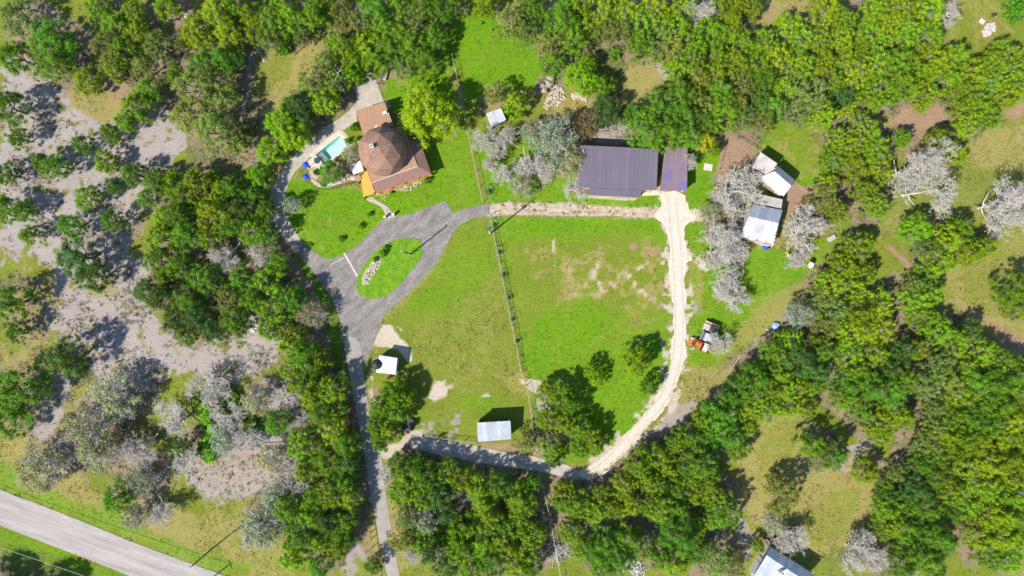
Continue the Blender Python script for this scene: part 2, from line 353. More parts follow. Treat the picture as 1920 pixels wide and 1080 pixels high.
# ---------------------------------------------------------------- trees
# one row each: plan x, plan y (of the crown), crown radius in plan units, kind
# j cedar, o oak, g grey-green oak, l lime-green leafy, t dark blue-green oak, y yellow, b browned, d leafless grey, s sparse grey-green, u undergrowth bush
TREES = """
35 30 38 g|95 75 40 o|100 115 36 o|185 15 24 j|215 45 28 j|250 25 26 j|258 62 24 j|198 85 30 g|235 92 26 j|300 85 36 g|213 122 28 j|165 150 26 j|268 127 24 g
260 198 30 j|282 166 24 o|235 225 20 j|205 250 20 j|330 142 20 j|368 160 42 g|415 172 36 g|382 120 26 o|372 60 34 j|405 32 36 j|310 10 24 j|350 68 20 j|440 8 26 j|432 66 28 j|480 55 24 j|420 112 30 o
360 215 40 g|405 245 46 g|442 255 32 g|27 105 30 o|12 200 34 o|33 258 20 o|155 271 20 o|78 305 19 o|105 310 24 o|8 325 24 o|197 303 22 j|248 325 22 o|292 340 24 o|214 350 15 o|370 345 32 j|400 335 16 j|438 352 24 o
10 392 26 o|45 395 22 o|58 440 20 o|164 372 25 o|131 423 24 o|212 414 22 o|274 372 18 o|145 482 38 t|172 518 32 t|12 566 36 o|125 670 38 t|30 620 22 o
345 368 32 j|380 352 28 g|400 398 34 j|322 340 22 j|300 450 30 j|350 440 30 o|395 445 28 j|295 490 28 o|340 500 28 o|275 545 26 t|305 557 28 t|350 560 32 o|385 522 30 o|330 602 26 t|375 592 30 t|402 622 24 t|347 626 22 o
430 560 30 g|442 600 30 o|450 395 30 t|470 432 28 j|425 470 32 d|484 478 24 d|455 522 26 o|490 532 26 t|420 356 26 j|478 370 24 o|310 410 24 j|335 400 24 o|430 425 22 o|315 525 22 j
500 395 20 o|503 440 22 o|502 528 34 j|512 580 36 j|548 562 26 o|583 588 24 s|550 650 30 j|572 668 32 o|600 672 22 j|538 622 24 j|470 565 24 o|520 490 22 o|505 620 22 j|590 700 24 o|545 690 24 j
28 735 50 o|12 782 40 o|215 742 40 s|172 800 44 s|82 870 44 s|132 858 36 d|62 892 30 s|188 852 36 s|265 835 36 d|220 935 30 o|265 900 30 s|292 953 28 d|250 970 24 s|345 865 30 d|330 792 34 d|345 834 18 t
395 768 30 u|402 812 28 u|388 845 22 u|470 800 26 u|425 745 22 u|380 722 40 d|432 785 36 d|470 845 34 d|490 990 36 s|474 982 10 u|468 1012 26 d|420 830 26 s|480 750 26 s
548 762 36 d|562 786 22 d|520 792 26 o|565 716 30 j|625 730 30 j|600 770 28 o|565 832 32 j|625 808 30 j|646 832 26 o|610 860 30 o|650 870 26 t|575 882 28 j|540 868 30 d|550 912 30 d|508 860 26 s|642 905 28 o|620 922 32 j|654 932 26 j|590 932 26 o
540 955 28 j|580 966 30 j|615 980 24 t|648 975 26 j|550 1045 28 l|630 1025 28 j|560 1002 28 o|600 1012 26 j|642 1002 26 o|700 1060 18 o|600 1060 24 o|515 930 24 s|585 750 22 j|630 770 24 j
738 738 26 l|760 745 22 l|715 762 24 j|740 770 26 o|708 796 24 j|728 808 26 j|712 828 20 j
750 874 24 o|777 872 24 o|767 897 30 j|797 892 26 o|837 888 26 j|865 899 26 j|897 910 26 j|935 909 26 o|756 926 30 j|788 932 28 j|823 926 28 t|838 960 26 t|904 932 28 j|914 957 28 j|767 967 28 g|795 974 26 s|805 1003 28 j|753 1013 28 g|781 1013 26 j
774 1045 28 d|812 1031 28 t|848 1013 28 j|872 988 26 j|865 1034 28 j|904 1010 30 j|907 1038 28 o|883 1069 24 j|939 1010 28 j|837 1066 26 o|939 981 24 o|967 926 28 j|981 940 28 j|921 985 24 j|967 985 28 j|998 999 26 j|977 965 24 j|949 1026 28 j|991 1034 26 j|928 1055 28 o|970 1062 26 j|995 1066 22 o|1000 905 16 o
1055 741 27 o|1027 735 22 j|1069 755 24 o|1027 784 24 j|1058 791 24 j|1086 802 26 j|1109 821 22 j|1034 841 24 j|1088 840 20 j|1114 838 20 j|1040 862 16 t|1118 710 18 l|1193 680 28 l|1107 693 15 l|1218 726 17 o|984 830 24 g
1062 930 26 j|1083 946 28 j|1055 940 24 j|1128 928 22 j|1118 957 26 j|1171 911 26 j|1178 943 26 j|1153 953 22 j|1199 869 26 j|1227 855 26 j|1248 869 26 j|1210 900 24 j|1229 907 22 j|1266 834 20 j|1290 820 28 j|1350 781 38 o|1364 813 34 o|1340 816 28 o|1312 869 36 o|1326 897 28 j|1287 904 28 j|1305 920 28 j|1273 918 24 o|1238 953 28 j|1269 953 26 j|1217 946 22 j|1350 939 30 j|1368 960 28 o|1343 967 26 o
1273 1003 40 o|1301 1027 32 o|1206 1027 30 g|1178 1017 32 o|1139 1020 34 o|1118 1038 30 o|1164 1043 30 o|1132 1066 26 o|1072 996 24 j|1088 1034 20 j|1238 1041 26 o|1269 1055 28 j|1340 1048 34 g|1375 1059 28 g|1290 869 22 o|1368 748 24 o|1391 734 28 o|1393 799 24 j|1386 841 24 j|1310 980 24 j|1320 790 22 j
1414 714 32 o|1439 737 30 j|1470 721 30 j|1499 729 28 j|1525 717 26 j|1435 767 28 j|1481 760 28 j|1514 763 24 j|1405 770 24 j|1590 718 28 o|1583 746 24 j|1629 721 34 o|1667 735 36 o|1689 712 28 o|1618 770 26 j|1646 791 28 j|1674 774 28 j|1653 818 20 j|1692 784 24 j|1520 834 28 o|1541 858 26 g|1562 853 26 o|1470 929 36 g|1456 909 20 g|1625 883 24 j|1660 911 16 j|1680 888 18 g
1477 999 34 d|1491 1019 22 d|1421 1024 13 l|1611 1038 34 d|1639 1043 26 d|1597 1061 24 d|1625 1006 20 d|1450 980 18 s
1734 721 30 g|1766 721 34 g|1794 739 34 j|1822 718 34 o|1857 721 38 o|1893 714 34 o|1833 760 30 o|1868 760 32 o|1902 749 32 o|1752 760 28 g|1784 777 30 j|1812 788 28 o|1850 795 30 o|1889 788 32 j|1752 798 28 g|1738 830 28 g|1769 811 28 j|1798 827 30 j|1829 830 28 j|1868 824 30 j|1907 827 30 j|1752 855 26 j|1724 869 26 o|1752 890 30 o|1784 858 28 j|1812 876 32 j|1847 869 30 j|1882 862 30 j|1910 869 26 j|1784 918 28 j|1815 911 28 j|1850 908 30 j|1893 897 30 j|1812 946 28 j|1843 939 28 j|1875 932 30 j|1910 929 28 j|1710 915 28 t|1703 946 24 o|1726 932 26 t|1665 930 20 t|1660 955 26 j|1682 948 24 j|1674 978 26 j|1658 992 22 j|1692 992 28 o|1738 953 28 o|1752 1003 30 o|1731 995 26 o|1766 1017 28 o|1710 1038 28 o|1738 1052 28 o|1689 1062 26 o|1819 988 26 g|1843 974 28 j|1875 967 30 j|1907 967 28 j|1843 1010 28 j|1875 1006 30 j|1907 1010 28 j|1857 1045 28 j|1893 1045 28 j|1752 1072 22 o|1785 960 20 o
1728 358 72 d|1868 384 60 d|1503 437 44 d|1490 478 22 d|1700 320 36 d|1545 370 30 g|1570 395 22 j|1552 345 22 j|1622 355 24 j|1642 386 26 j|1718 428 28 l|1773 450 30 j|1796 430 28 j|1760 490 30 j|1820 470 26 j|1740 508 22 j|1846 464 24 j|1795 475 24 j|1740 465 24 g
1602 470 30 j|1622 453 20 j|1580 500 28 j|1560 532 28 j|1537 560 28 g|1600 545 28 j|1562 582 30 g|1612 590 32 j|1650 570 30 j|1600 622 30 j|1650 620 30 j|1548 612 26 g|1500 590 24 s|1483 640 28 j|1450 662 26 o|1500 680 34 t|1540 655 28 o|1530 700 28 t|1590 660 28 j|1640 668 28 j|1602 692 28 j|1665 690 28 t|1690 662 28 t|1620 515 24 j|1575 610 22 j|1470 690 26 j|1435 690 22 o
1720 562 30 j|1715 535 22 g|1745 550 26 j|1735 600 30 j|1760 622 28 j|1790 642 30 j|1770 662 28 g|1820 620 22 t|1840 662 28 j|1810 690 28 j|1872 670 24 j|1902 690 26 j|1750 690 30 g|1907 545 36 o|1908 580 24 j|1862 690 26 j|1720 655 22 j
1410 15 22 j|1547 20 32 j|1582 40 28 j|1480 50 28 j|1433 80 28 j|1500 75 28 j|1535 77 26 j|1575 75 26 j|1635 65 32 j|1640 20 32 j|1690 25 34 j|1740 20 32 j|1700 60 32 j|1740 65 30 j|1420 120 30 j|1460 110 30 j|1500 122 30 j|1540 120 28 j|1435 150 28 o|1480 150 28 g|1520 175 34 g|1587 113 28 j|1603 140 32 j|1640 128 32 j|1682 118 32 j|1650 165 32 j|1690 160 30 j|1720 138 32 j|1750 115 32 j|1770 150 30 j|1730 180 28 j|1790 110 28 j|1820 142 32 j|1800 175 32 j|1852 160 30 j|1830 197 30 j|1852 217 26 j|1862 122 30 j|1890 102 30 j|1902 140 30 j|1890 175 26 j|1580 182 26 t|1590 205 18 y|1540 215 28 j|1500 215 26 g|1450 200 26 o|1420 185 26 t|1430 232 22 g|1622 195 26 j|1610 232 28 g|1627 252 28 j|1600 270 30 j|1570 262 24 j|1562 300 26 j|1642 282 30 j|1602 312 28 j|1652 316 28 j|1690 260 20 j|1760 265 26 j|1790 290 24 j|1812 235 24 j|1910 15 24 u|1787 20 20 d|1785 42 16 d|1470 165 24 j|1560 150 26 j|1665 45 26 j|1610 95 24 j
908 8 28 l|955 42 34 g|985 52 30 g|1000 18 28 o|1050 45 38 o|1072 76 32 o|1030 86 30 g|1036 118 26 o|1082 15 28 j|1130 15 30 j|1170 25 30 j|1130 48 28 g|1165 60 30 g|1200 40 30 j|1230 20 30 j|1202 80 30 j|1240 60 30 g|1260 90 28 g|1270 52 30 j|1280 15 28 j|1317 22 34 d|1352 20 30 j|1385 10 26 j|1330 60 30 j|1300 85 30 j|1370 50 30 j|1340 100 30 j|1390 80 28 j|1300 120 30 j|1380 120 30 j|1340 140 28 j|1310 150 26 g|1390 160 30 g|1352 175 28 o|1100 50 26 j|1060 15 26 o|1270 125 26 j|1230 95 24 g
1083 140 26 l|1101 122 22 l|1100 155 22 l|1126 160 26 l|1137 207 30 t|966 194 26 l|930 174 22 g|1152 98 13 u|1233 197 32 o|1272 180 32 o|1210 243 36 o|1250 250 32 o|1280 218 34 o|1312 200 28 g|1360 213 32 o|1288 256 26 o|1322 265 20 y|1335 280 16 l|1382 200 26 g|1396 225 24 g|1325 232 24 o|1185 215 22 o|1300 175 24 j
915 258 26 d|920 313 20 d|960 262 24 d|985 295 32 d|1012 322 24 d|950 330 20 d|1040 262 42 s|1062 300 30 s|1075 352 26 d|980 350 22 s|1102 228 28 b|1000 250 24 s|1297 300 21 d|935 285 20 d
1375 352 46 d|1402 330 26 d|1352 372 24 d|1382 396 28 d|1349 424 34 d|1361 452 36 d|1340 472 28 d|1386 470 26 d|1335 398 20 s|1383 537 36 d|1350 545 18 d|1380 566 26 d|1358 645 25 d
505 68 28 g|470 28 24 j|512 42 30 j|550 35 30 j|590 30 30 j|602 8 28 j|532 8 28 j|562 66 20 g|530 88 15 u|640 28 30 g|680 50 34 g|640 85 34 l|690 82 32 l|662 110 26 l|706 18 32 o|702 112 26 o|735 96 30 o|750 58 34 o|780 38 34 g|772 90 34 o|800 22 30 o|812 70 28 o|800 112 26 o|760 127 24 g|720 55 28 o|830 18 28 o|742 8 28 o|862 12 22 g
659 140 25 l|610 120 28 g|586 150 30 g|625 152 26 g|606 186 30 l|560 198 30 t|572 222 20 t|529 231 34 l|548 252 30 l|506 282 26 l|485 330 25 l|465 250 14 o|803 213 52 l|617 321 22 o|657 287 16 s
718 474 7 u|724 466 6 u|704 487 5 u|800 338 7 u|733 361 4 u|652 264 7 u|664 239 9 u|668 262 6 u|547 384 15 s|640 448 6 u|676 424 6 u|692 402 5 u|917 360 5 u|926 423 4 u|936 474 4 u|944 516 5 u|953 559 5 u|961 599 4 u|970 640 4 u|605 345 5 u|590 322 4 u
-40 1128 46 o|40 1152 44 o|110 1180 40 j
"""
# crowns that stand outside the frame but throw shade or foliage into it
KIND = {
 'j': ('cedar_tree', 'cedar tree', (.225, .385, .014)),
 'o': ('oak_tree', 'oak tree', (.135, .310, .016)),
 'g': ('oak_tree', 'oak tree', (.225, .320, .050)),
 't': ('oak_tree', 'oak tree', (.085, .195, .030)),
 'l': ('leafy_tree', 'leafy tree', (.215, .400, .008)),
 'y': ('leafy_tree', 'leafy tree', (.420, .450, .010)),
 'b': ('oak_tree', 'oak tree', (.25, .19, .07)),
 'd': ('bare_tree', 'bare tree', (.5, .46, .41)),
 's': ('thinning_tree', 'thin tree', (.34, .38, .19)),
 'u': ('bush', 'bush', (.13, .38, .012)),
}
DESC = {'j': 'yellow-green cedar', 'o': 'mid-green oak', 'g': 'grey-green oak', 't': 'dark bluish-green oak', 'l': 'bright lime-green leafy tree',
        'y': 'yellow-leaved tree', 'b': 'browned leafy tree', 'd': 'bare pale grey tree', 's': 'thin grey-green half-bare tree', 'u': 'bright green bush'}
GROUPS = {'cedar_tree': 'cedar trees of the woods', 'oak_tree': 'oak trees of the woods', 'leafy_tree': 'bright leafy trees', 'bare_tree': 'bare grey trees',
          'thinning_tree': 'half-bare grey-green trees', 'bush': 'green bushes'}
LANDMARKS = [("geodesic dome roof", 717, 283), ("swimming pool", 620, 280), ("grass island in the driveway", 725, 510), ("black water tank", 706, 682),
 ("open shed with pale metal roof", 926, 808), ("big plum-roofed barn", 1155, 320), ("narrow plum-roofed carport", 1265, 315), ("brown garden plot", 1380, 285),
 ("gabled white shed", 1460, 335), ("white barn with rusty eave", 1430, 415), ("orange backhoe", 1313, 648), ("house with pale blue roof", 1470, 1060),
 ("small white shed behind the bare trees", 930, 220), ("three boulders", 1026, 158), ("photo's top left corner", 0, 0), ("photo's top right corner", 1920, 0),
 ("photo's bottom left corner", 0, 1080), ("photo's bottom right corner", 1920, 1080), ("middle of the photo's top edge", 960, 0), ("middle of the photo's right edge", 1920, 540),
 ("middle of the photo's bottom edge", 960, 1080), ("middle of the photo's left edge", 0, 540), ("roadside utility pole", 375, 1047), ("yard light pole on the grass island", 770, 477),
 ("transformer pole on the fence", 920, 438), ("rubble pile in the top right meadow", 1853, 52), ("blue tarp heap", 1453, 611), ("log pile beside the gravel road", 1350, 740),
 ("brush pile beside the wire fence", 1048, 1032), ("white stepping tyre", 350, 30), ("red and white debris pile", 476, 606), ("lower rail fence beside the drive", 697, 1010), ("bottom end of the concrete drive", 738, 1079),
 ("top tip of the concrete pad", 692, 135), ("bend of the gravel road", 1115, 890), ("where the gravel tracks cross", 1260, 405), ("brush pile inside the cedar wood", 868, 922), ("round satellite dish", 1513, 497),
 ("red soil clearing", 1725, 215), ("parked trailer in the shade", 765, 797), ("dark rubble path", 463, 160), ("timber-edged path", 562, 85), ("wooden bench slab", 1557, 447), ("white debris heap at the bottom edge", 1192, 1066),
 ("lower end of the public road", 420, 1075), ("upper end of the public road", 0, 945), ("reddish track in the right meadow", 1700, 490), ("dry meadow above the pale blue roof", 1570, 930), ("bare soil clearing", 200, 590)]
ORD = ["", "second ", "third ", "fourth ", "fifth ", "sixth ", "seventh ", "eighth ", "ninth ", "tenth ", "eleventh ", "twelfth ", "thirteenth ", "fourteenth ", "fifteenth "]

trees = []
for tok in TREES.replace("\n", "|").split("|"):
    if tok.strip():
        a, b, r, k = tok.split()
        trees.append((float(a), float(b), float(r), k))

rank = {}
for k in set(t[3] for t in trees):
    idx = [i for i, t in enumerate(trees) if t[3] == k]
    for L in LANDMARKS:
        for n, i in enumerate(sorted(idx, key=lambda i: (trees[i][0] - L[1]) ** 2 + (trees[i][1] - L[2]) ** 2)):
            dd = math.hypot(trees[i][0] - L[1], trees[i][1] - L[2])
            cand = (n * 60 + dd * .35, n, L[0])
            if i not in rank or cand < rank[i]: rank[i] = cand
def tree_label(i):
    _, n, L = rank[i]
    d = DESC[trees[i][3]]
    o = ORD[n] if n < len(ORD) else "%dth " % (n + 1)
    return (d + ", " + o + "nearest to the " + L).replace("the photo's", "photo's").replace("the middle of photo's", "the middle of the photo's").replace("the where", "where")

# ---------------------------------------------------------------- ground
def vnoise(x, y, sc, seed):
    r = np.random.default_rng(seed)
    g = r.uniform(0, 1, (256, 256))
    u, v = x / sc + 1000.37, y / sc + 1000.71
    iu, iv = np.floor(u).astype(int), np.floor(v).astype(int)
    fu, fv = u - iu, v - iv
    fu = fu * fu * (3 - 2 * fu); fv = fv * fv * (3 - 2 * fv)
    a, b = g[iu % 256, iv % 256], g[(iu + 1) % 256, iv % 256]
    c, d = g[iu % 256, (iv + 1) % 256], g[(iu + 1) % 256, (iv + 1) % 256]
    return (a * (1 - fu) + b * fu) * (1 - fv) + (c * (1 - fu) + d * fu) * fv

def fbm(x, y, sc, seed, o=4):
    t, w, a = 0, 0, 1.0
    for i in range(o):
        t = t + a * vnoise(x, y, sc / 2 ** i, seed + i); w += a; a *= .6
    return t / w

def sdf(poly, x, y):
    """signed distance (m), negative inside; poly in metres"""
    d = np.full(x.shape, 1e9); ins = np.zeros(x.shape, bool)
    n = len(poly)
    for i in range(n):
        ax, ay = poly[i]; bx, by = poly[(i + 1) % n]
        ex, ey = bx - ax, by - ay
        wx, wy = x - ax, y - ay
        t = np.clip((wx * ex + wy * ey) / (ex * ex + ey * ey + 1e-12), 0, 1)
        d = np.minimum(d, (wx - ex * t) ** 2 + (wy - ey * t) ** 2)
        c = ((ay <= y) & (by > y)) | ((by <= y) & (ay > y))
        with np.errstate(divide='ignore', invalid='ignore'):
            xi = ax + (y - ay) / (by - ay if by != ay else 1e-12) * ex
        ins ^= c & (x < xi)
    d = np.sqrt(d)
    return np.where(ins, -d, d)

STEP = .35
gx = np.concatenate([[-900, -500, -300, -200, -150, -120], np.arange(-106, 106.01, STEP), [120, 150, 200, 300, 500, 900]])
gy = np.concatenate([[-900, -500, -300, -200, -130, -90, -72], np.arange(-63, 63.01, STEP), [72, 90, 130, 200, 300, 500, 900]])
GX, GY = np.meshgrid(gx, gy)
NXg, NYg = len(gx), len(gy)
# classes: 0 lush lawn, 1 olive grass, 2 dry straw grass, 3 pale caliche soil, 4 white gravel, 5 red-brown soil, 6 leaf litter, 7 dark weeds
WT = np.zeros((8, NYg, NXg)); WT[1] = .75; WT[2] = .25
n_a = fbm(GX, GY, 14, 3); WT[2] = np.clip((n_a - .35) * 1.6, 0, .6); WT[1] = 1 - WT[2]
NB = (fbm(GX, GY, 3.6, 21, 4) - .5) + (fbm(GX, GY, 1.3, 61, 3) - .5) * .75
NF = vnoise(GX, GY, .75, 77) * .5 + vnoise(GX, GY, 1.6, 78) * .5

def put(k, m):
    WT[:] *= (1 - m); WT[k] += m

def patch(k, pts, soft=8, amp=14, w=1.0, speck=None):
    """pts in plan units; speck=(threshold, softness): break the patch into blotches"""
    P = [W(a, b) for a, b in pts]
    d = sdf(P, GX, GY)
    m = smooth(-soft * PX, soft * PX, -d + NB * 2 * amp * PX) * w
    if speck: m = m * smooth(speck[0] - speck[1], speck[0] + speck[1], NF * .8 + (NB + .5) * .2)
    put(k, m)

def strip(k, pts, width, soft=3, amp=3, w=1.0, speck=None):
    x, y = GX, GY
    P = [W(a, b) for a, b in pts]
    d = np.full(x.shape, 1e9)
    for (ax, ay), (bx, by) in zip(P[:-1], P[1:]):
        ex, ey = bx - ax, by - ay
        t = np.clip(((x - ax) * ex + (y - ay) * ey) / (ex * ex + ey * ey), 0, 1)
        d = np.minimum(d, np.hypot(x - ax - ex * t, y - ay - ey * t))
    m = smooth(-soft * PX, soft * PX, width / 2 * PX - d + NB * 2 * amp * PX) * w
    if speck: m = m * smooth(speck[0] - speck[1], speck[0] + speck[1], NF * .8 + (NB + .5) * .2)
    put(k, m)

def disc(k, a, b, r, soft=4, amp=4, w=1.0, speck=None):
    P = [(a + r * math.cos(t * math.pi / 6), b + r * math.sin(t * math.pi / 6)) for t in range(12)]
    patch(k, P, soft, amp, w, speck)

# woods floor: litter with tan soil showing in the gaps
LITTER = np.zeros_like(GX)
for (px, py, r, k) in trees:
    if k in 'ul': continue
    x, y = W(px, py, 4.2)
    d = np.hypot(GX - x, GY - y)
    LITTER = np.maximum(LITTER, smooth(r * PX * 1.9, r * PX * .9, d + NB * 3) * (.3 if k == 'd' else 1))
put(6, LITTER * .85)
put(7, smooth(.5, .75, fbm(GX, GY, 6, 55)) * .5 * (LITTER > .2))
put(3, smooth(.56, .66, fbm(GX, GY, 7, 91)) * .28 * LITTER)
put(5, smooth(.56, .66, fbm(GX, GY, 5, 191)) * .3 * LITTER)

# pale soil of the left-hand clearing and its weeds
patch(3, [(0, 105), (55, 105), (120, 165), (200, 215), (250, 205), (330, 215), (350, 270), (300, 330), (290, 380), (245, 420), (240, 480), (285, 500), (265, 560), (310, 615), (390, 645), (470, 615), (530, 640), (515, 690), (430, 715), (340, 700), (255, 745), (190, 700), (130, 650), (85, 600), (80, 560), (95, 510), (50, 470), (0, 500), (0, 105)], 8, 22, .95)
patch(3, [(95, 705), (150, 700), (120, 760), (90, 830), (40, 835), (60, 800)], 6, 14, .85)
patch(3, [(365, 850), (440, 820), (520, 820), (590, 850), (560, 900), (470, 930), (390, 945), (350, 900)], 10, 22, .75)
patch(5, [(370, 855), (470, 830), (540, 840), (470, 900), (385, 920)], 10, 20, .35)
patch(3, [(500, 700), (560, 740), (540, 820), (500, 830), (470, 760)], 8, 16, .6)
patch(2, [(0, 105), (330, 215), (300, 400), (240, 480), (300, 620), (520, 640), (430, 720), (250, 750), (80, 600), (0, 500)], 10, 10, .55, (.62, .06))
patch(7, [(0, 105), (330, 215), (300, 400), (240, 480), (300, 620), (520, 640), (430, 720), (250, 750), (80, 600), (0, 500)], 10, 10, .55, (.68, .05))
patch(2, [(120, 165), (210, 165), (235, 205), (200, 235), (130, 200)], 8, 14, .8)
patch(5, [(195, 155), (235, 150), (240, 180), (210, 195)], 5, 6, .6)
patch(5, [(25, 65), (70, 75), (70, 110), (35, 105)], 5, 8, .6)
patch(2, [(60, 490), (110, 500), (100, 560), (80, 620), (130, 660), (120, 700), (0, 800), (0, 590)], 10, 16, .7, (.48, .12))
patch(2, [(150, 545), (210, 520), (230, 550), (190, 560)], 5, 8, .6)
# grassy roadside bottom left
patch(2, [(0, 790), (100, 840), (160, 900), (300, 960), (420, 960), (520, 980), (560, 1080), (440, 1080), (300, 1030), (0, 910)], 12, 20, .8)
patch(0, [(0, 855), (100, 915), (230, 970), (360, 1025), (470, 1060), (460, 1090), (420, 1075), (250, 1015), (80, 945), (0, 915)], 6, 9, .55)
patch(1, [(330, 930), (500, 950), (560, 1080), (450, 1080), (400, 1030)], 10, 20, .5, (.5, .15))
patch(0, [(0, 985), (110, 1028), (250, 1082), (120, 1082), (0, 1040)], 5, 8, .6)
patch(7, [(0, 1020), (70, 1030), (150, 1065), (130, 1090), (0, 1090)], 8, 10, .5)
# meadow above the pool drive
patch(2, [(490, 95), (560, 95), (610, 60), (600, 130), (540, 170), (510, 220), (480, 280), (450, 300), (465, 210), (475, 150)], 8, 14, .85)
patch(1, [(490, 100), (550, 100), (540, 150), (490, 180), (470, 200)], 8, 14, .55)
strip(3, [(465, 235), (470, 270), (480, 300), (495, 350)], 16, 5, 8, .6)
# lawns round the house
HOUSE_LAWN = [(528, 375), (545, 335), (575, 345), (690, 362), (812, 330), (800, 285), (770, 240), (725, 190), (722, 150), (770, 140), (825, 118), (835, 60), (865, 20), (910, 30), (985, 62), (1020, 120), (1005, 165), (930, 165), (880, 190), (872, 235), (895, 330), (908, 382), (900, 402), (845, 440), (800, 512), (750, 560), (700, 580), (640, 505), (575, 470), (540, 430)]
patch(0, HOUSE_LAWN, 5, 7, .96)
patch(2, [(735, 135), (760, 140), (765, 165), (745, 165)], 4, 5, .5)
patch(2, [(835, 130), (860, 150), (875, 180), (865, 240), (840, 280), (845, 240), (850, 180)], 5, 8, .65)
patch(1, [(845, 335), (905, 360), (905, 400), (860, 400)], 8, 10, .35)
patch(1, [(560, 350), (600, 362), (590, 400), (555, 390)], 8, 10, .35)
patch(1, [(600, 400), (660, 400), (650, 440), (600, 440)], 8, 10, .3, (.5, .1))
disc(2, 602, 465, 4, 2, 2, .7); disc(2, 620, 415, 8, 4, 4, .4)
# lawns beside the barn and carport
patch(0, [(880, 250), (905, 250), (900, 330), (1000, 340), (1085, 365), (1240, 368), (1240, 397), (1100, 384), (920, 380), (900, 330)], 5, 8, .9)
patch(0, [(1283, 360), (1285, 280), (1345, 290), (1350, 330), (1335, 400), (1300, 400), (1285, 390)], 5, 8, .92)
patch(0, [(1285, 415), (1320, 410), (1330, 470), (1300, 480), (1284, 450)], 5, 8, .7)
patch(0, [(885, 250), (900, 235), (960, 235), (1010, 255), (1060, 280), (1084, 300), (1084, 370), (900, 345)], 6, 10, .7)
patch(2, [(905, 160), (960, 165), (950, 235), (905, 230)], 8, 12, .5)
# paddock right of the wire fence
patch(0, [(918, 406), (1235, 410), (1255, 445), (1258, 640), (1250, 720), (1180, 810), (1100, 870), (1010, 860), (995, 740), (985, 715), (950, 560)], 4, 5, .62)
patch(1, [(940, 450), (1060, 440), (1250, 440), (1258, 560), (1250, 600), (1120, 600), (1050, 640), (975, 640)], 16, 26, .6)
patch(2, [(1050, 470), (1150, 470), (1200, 450), (1255, 460), (1255, 560), (1180, 580), (1130, 560), (1060, 560)], 14, 26, .75, (.5, .12))
patch(2, [(985, 470), (1040, 470), (1045, 520), (990, 520)], 10, 14, .6, (.52, .1))
patch(4, [(1060, 485), (1110, 490), (1125, 560), (1085, 560), (1060, 520)], 8, 12, .42, (.62, .1))
patch(4, [(1120, 495), (1165, 500), (1170, 560), (1130, 560)], 8, 12, .42, (.62, .1))
patch(4, [(1180, 480), (1215, 490), (1215, 560), (1180, 545)], 8, 12, .75, (.61, .05))
patch(5, [(1150, 455), (1190, 460), (1255, 460), (1255, 480), (1200, 480), (1160, 475)], 6, 10, .45, (.5, .1))
disc(5, 1187, 463, 8, 2, 2, .9)
patch(3, [(1220, 560), (1262, 560), (1262, 610), (1240, 600)], 8, 10, .6, (.58, .06))
strip(4, [(1038, 447), (1038, 478)], 4, 1.5, 3, .8, (.5, .1)); strip(2, [(1040, 440), (1043, 560), (1050, 680)], 3, 2, 2, .5); strip(2, [(1060, 480), (1066, 640)], 3, 2, 2, .4)
patch(0, [(1000, 600), (1100, 560), (1140, 580), (1150, 620), (1090, 660), (990, 690)], 12, 14, .75)
patch(0, [(1085, 700), (1250, 630), (1258, 690), (1190, 800), (1120, 830), (1095, 760)], 6, 8, .85)
strip(2, [(1090, 660), (1160, 610), (1230, 600)], 6, 4, 4, .35)
patch(0, [(930, 410), (1230, 412), (1245, 440), (1060, 435), (950, 445)], 8, 10, .6)
# paddock left of the fence
patch(1, [(918, 410), (985, 715), (1000, 830), (900, 835), (790, 815), (700, 720), (715, 610), (760, 565), (810, 510), (860, 440)], 4, 5, .9)
patch(0, [(860, 435), (918, 412), (935, 500), (860, 600), (760, 600), (740, 580), (800, 520)], 14, 18, .5)
patch(2, [(760, 620), (930, 520), (975, 680), (900, 760), (800, 720)], 18, 28, .26)
patch(2, [(940, 700), (985, 700), (995, 740), (960, 745)], 6, 10, .5)
patch(0, [(860, 740), (930, 745), (920, 785), (870, 775)], 8, 10, .6)
patch(4, [(808, 720), (830, 712), (846, 725), (840, 745), (815, 758), (803, 745)], 5, 9, .9)
patch(3, [(845, 775), (870, 770), (862, 820), (840, 825), (848, 800)], 5, 12, .7, (.45, .12))
patch(3, [(790, 790), (830, 790), (860, 815), (840, 830), (780, 818)], 6, 10, .6, (.5, .1))
disc(4, 870, 675, 8, 4, 9, .7, (.5, .12)); disc(4, 908, 750, 8, 4, 9, .6, (.5, .12)); disc(2, 890, 690, 10, 4, 5, .5); disc(2, 905, 655, 8, 4, 5, .4)
patch(4, [(975, 712), (1005, 712), (1030, 720), (1020, 740), (995, 735), (985, 725)], 3, 5, .75, (.42, .1))
patch(4, [(718, 607), (735, 610), (750, 630), (768, 650), (775, 678), (765, 680), (745, 655), (728, 652), (697, 648), (705, 625)], 2, 3.5, .98)
patch(4, [(745, 612), (770, 618), (768, 635), (750, 632)], 3, 5, .8, (.55, .05))
strip(4, [(690, 690), (697, 740), (700, 770)], 10, 4, 6, .6, (.5, .1))
patch(5, [(900, 832), (985, 828), (1000, 850), (930, 845)], 4, 5, .75)
patch(3, [(1005, 720), (1030, 740), (1040, 770), (1010, 780)], 5, 8, .7)
patch(6, [(1008, 780), (1045, 770), (1060, 820), (1030, 870), (1008, 850)], 5, 8, .6)
patch(5, [(1040, 800), (1075, 805), (1075, 830), (1040, 830)], 5, 8, .6)
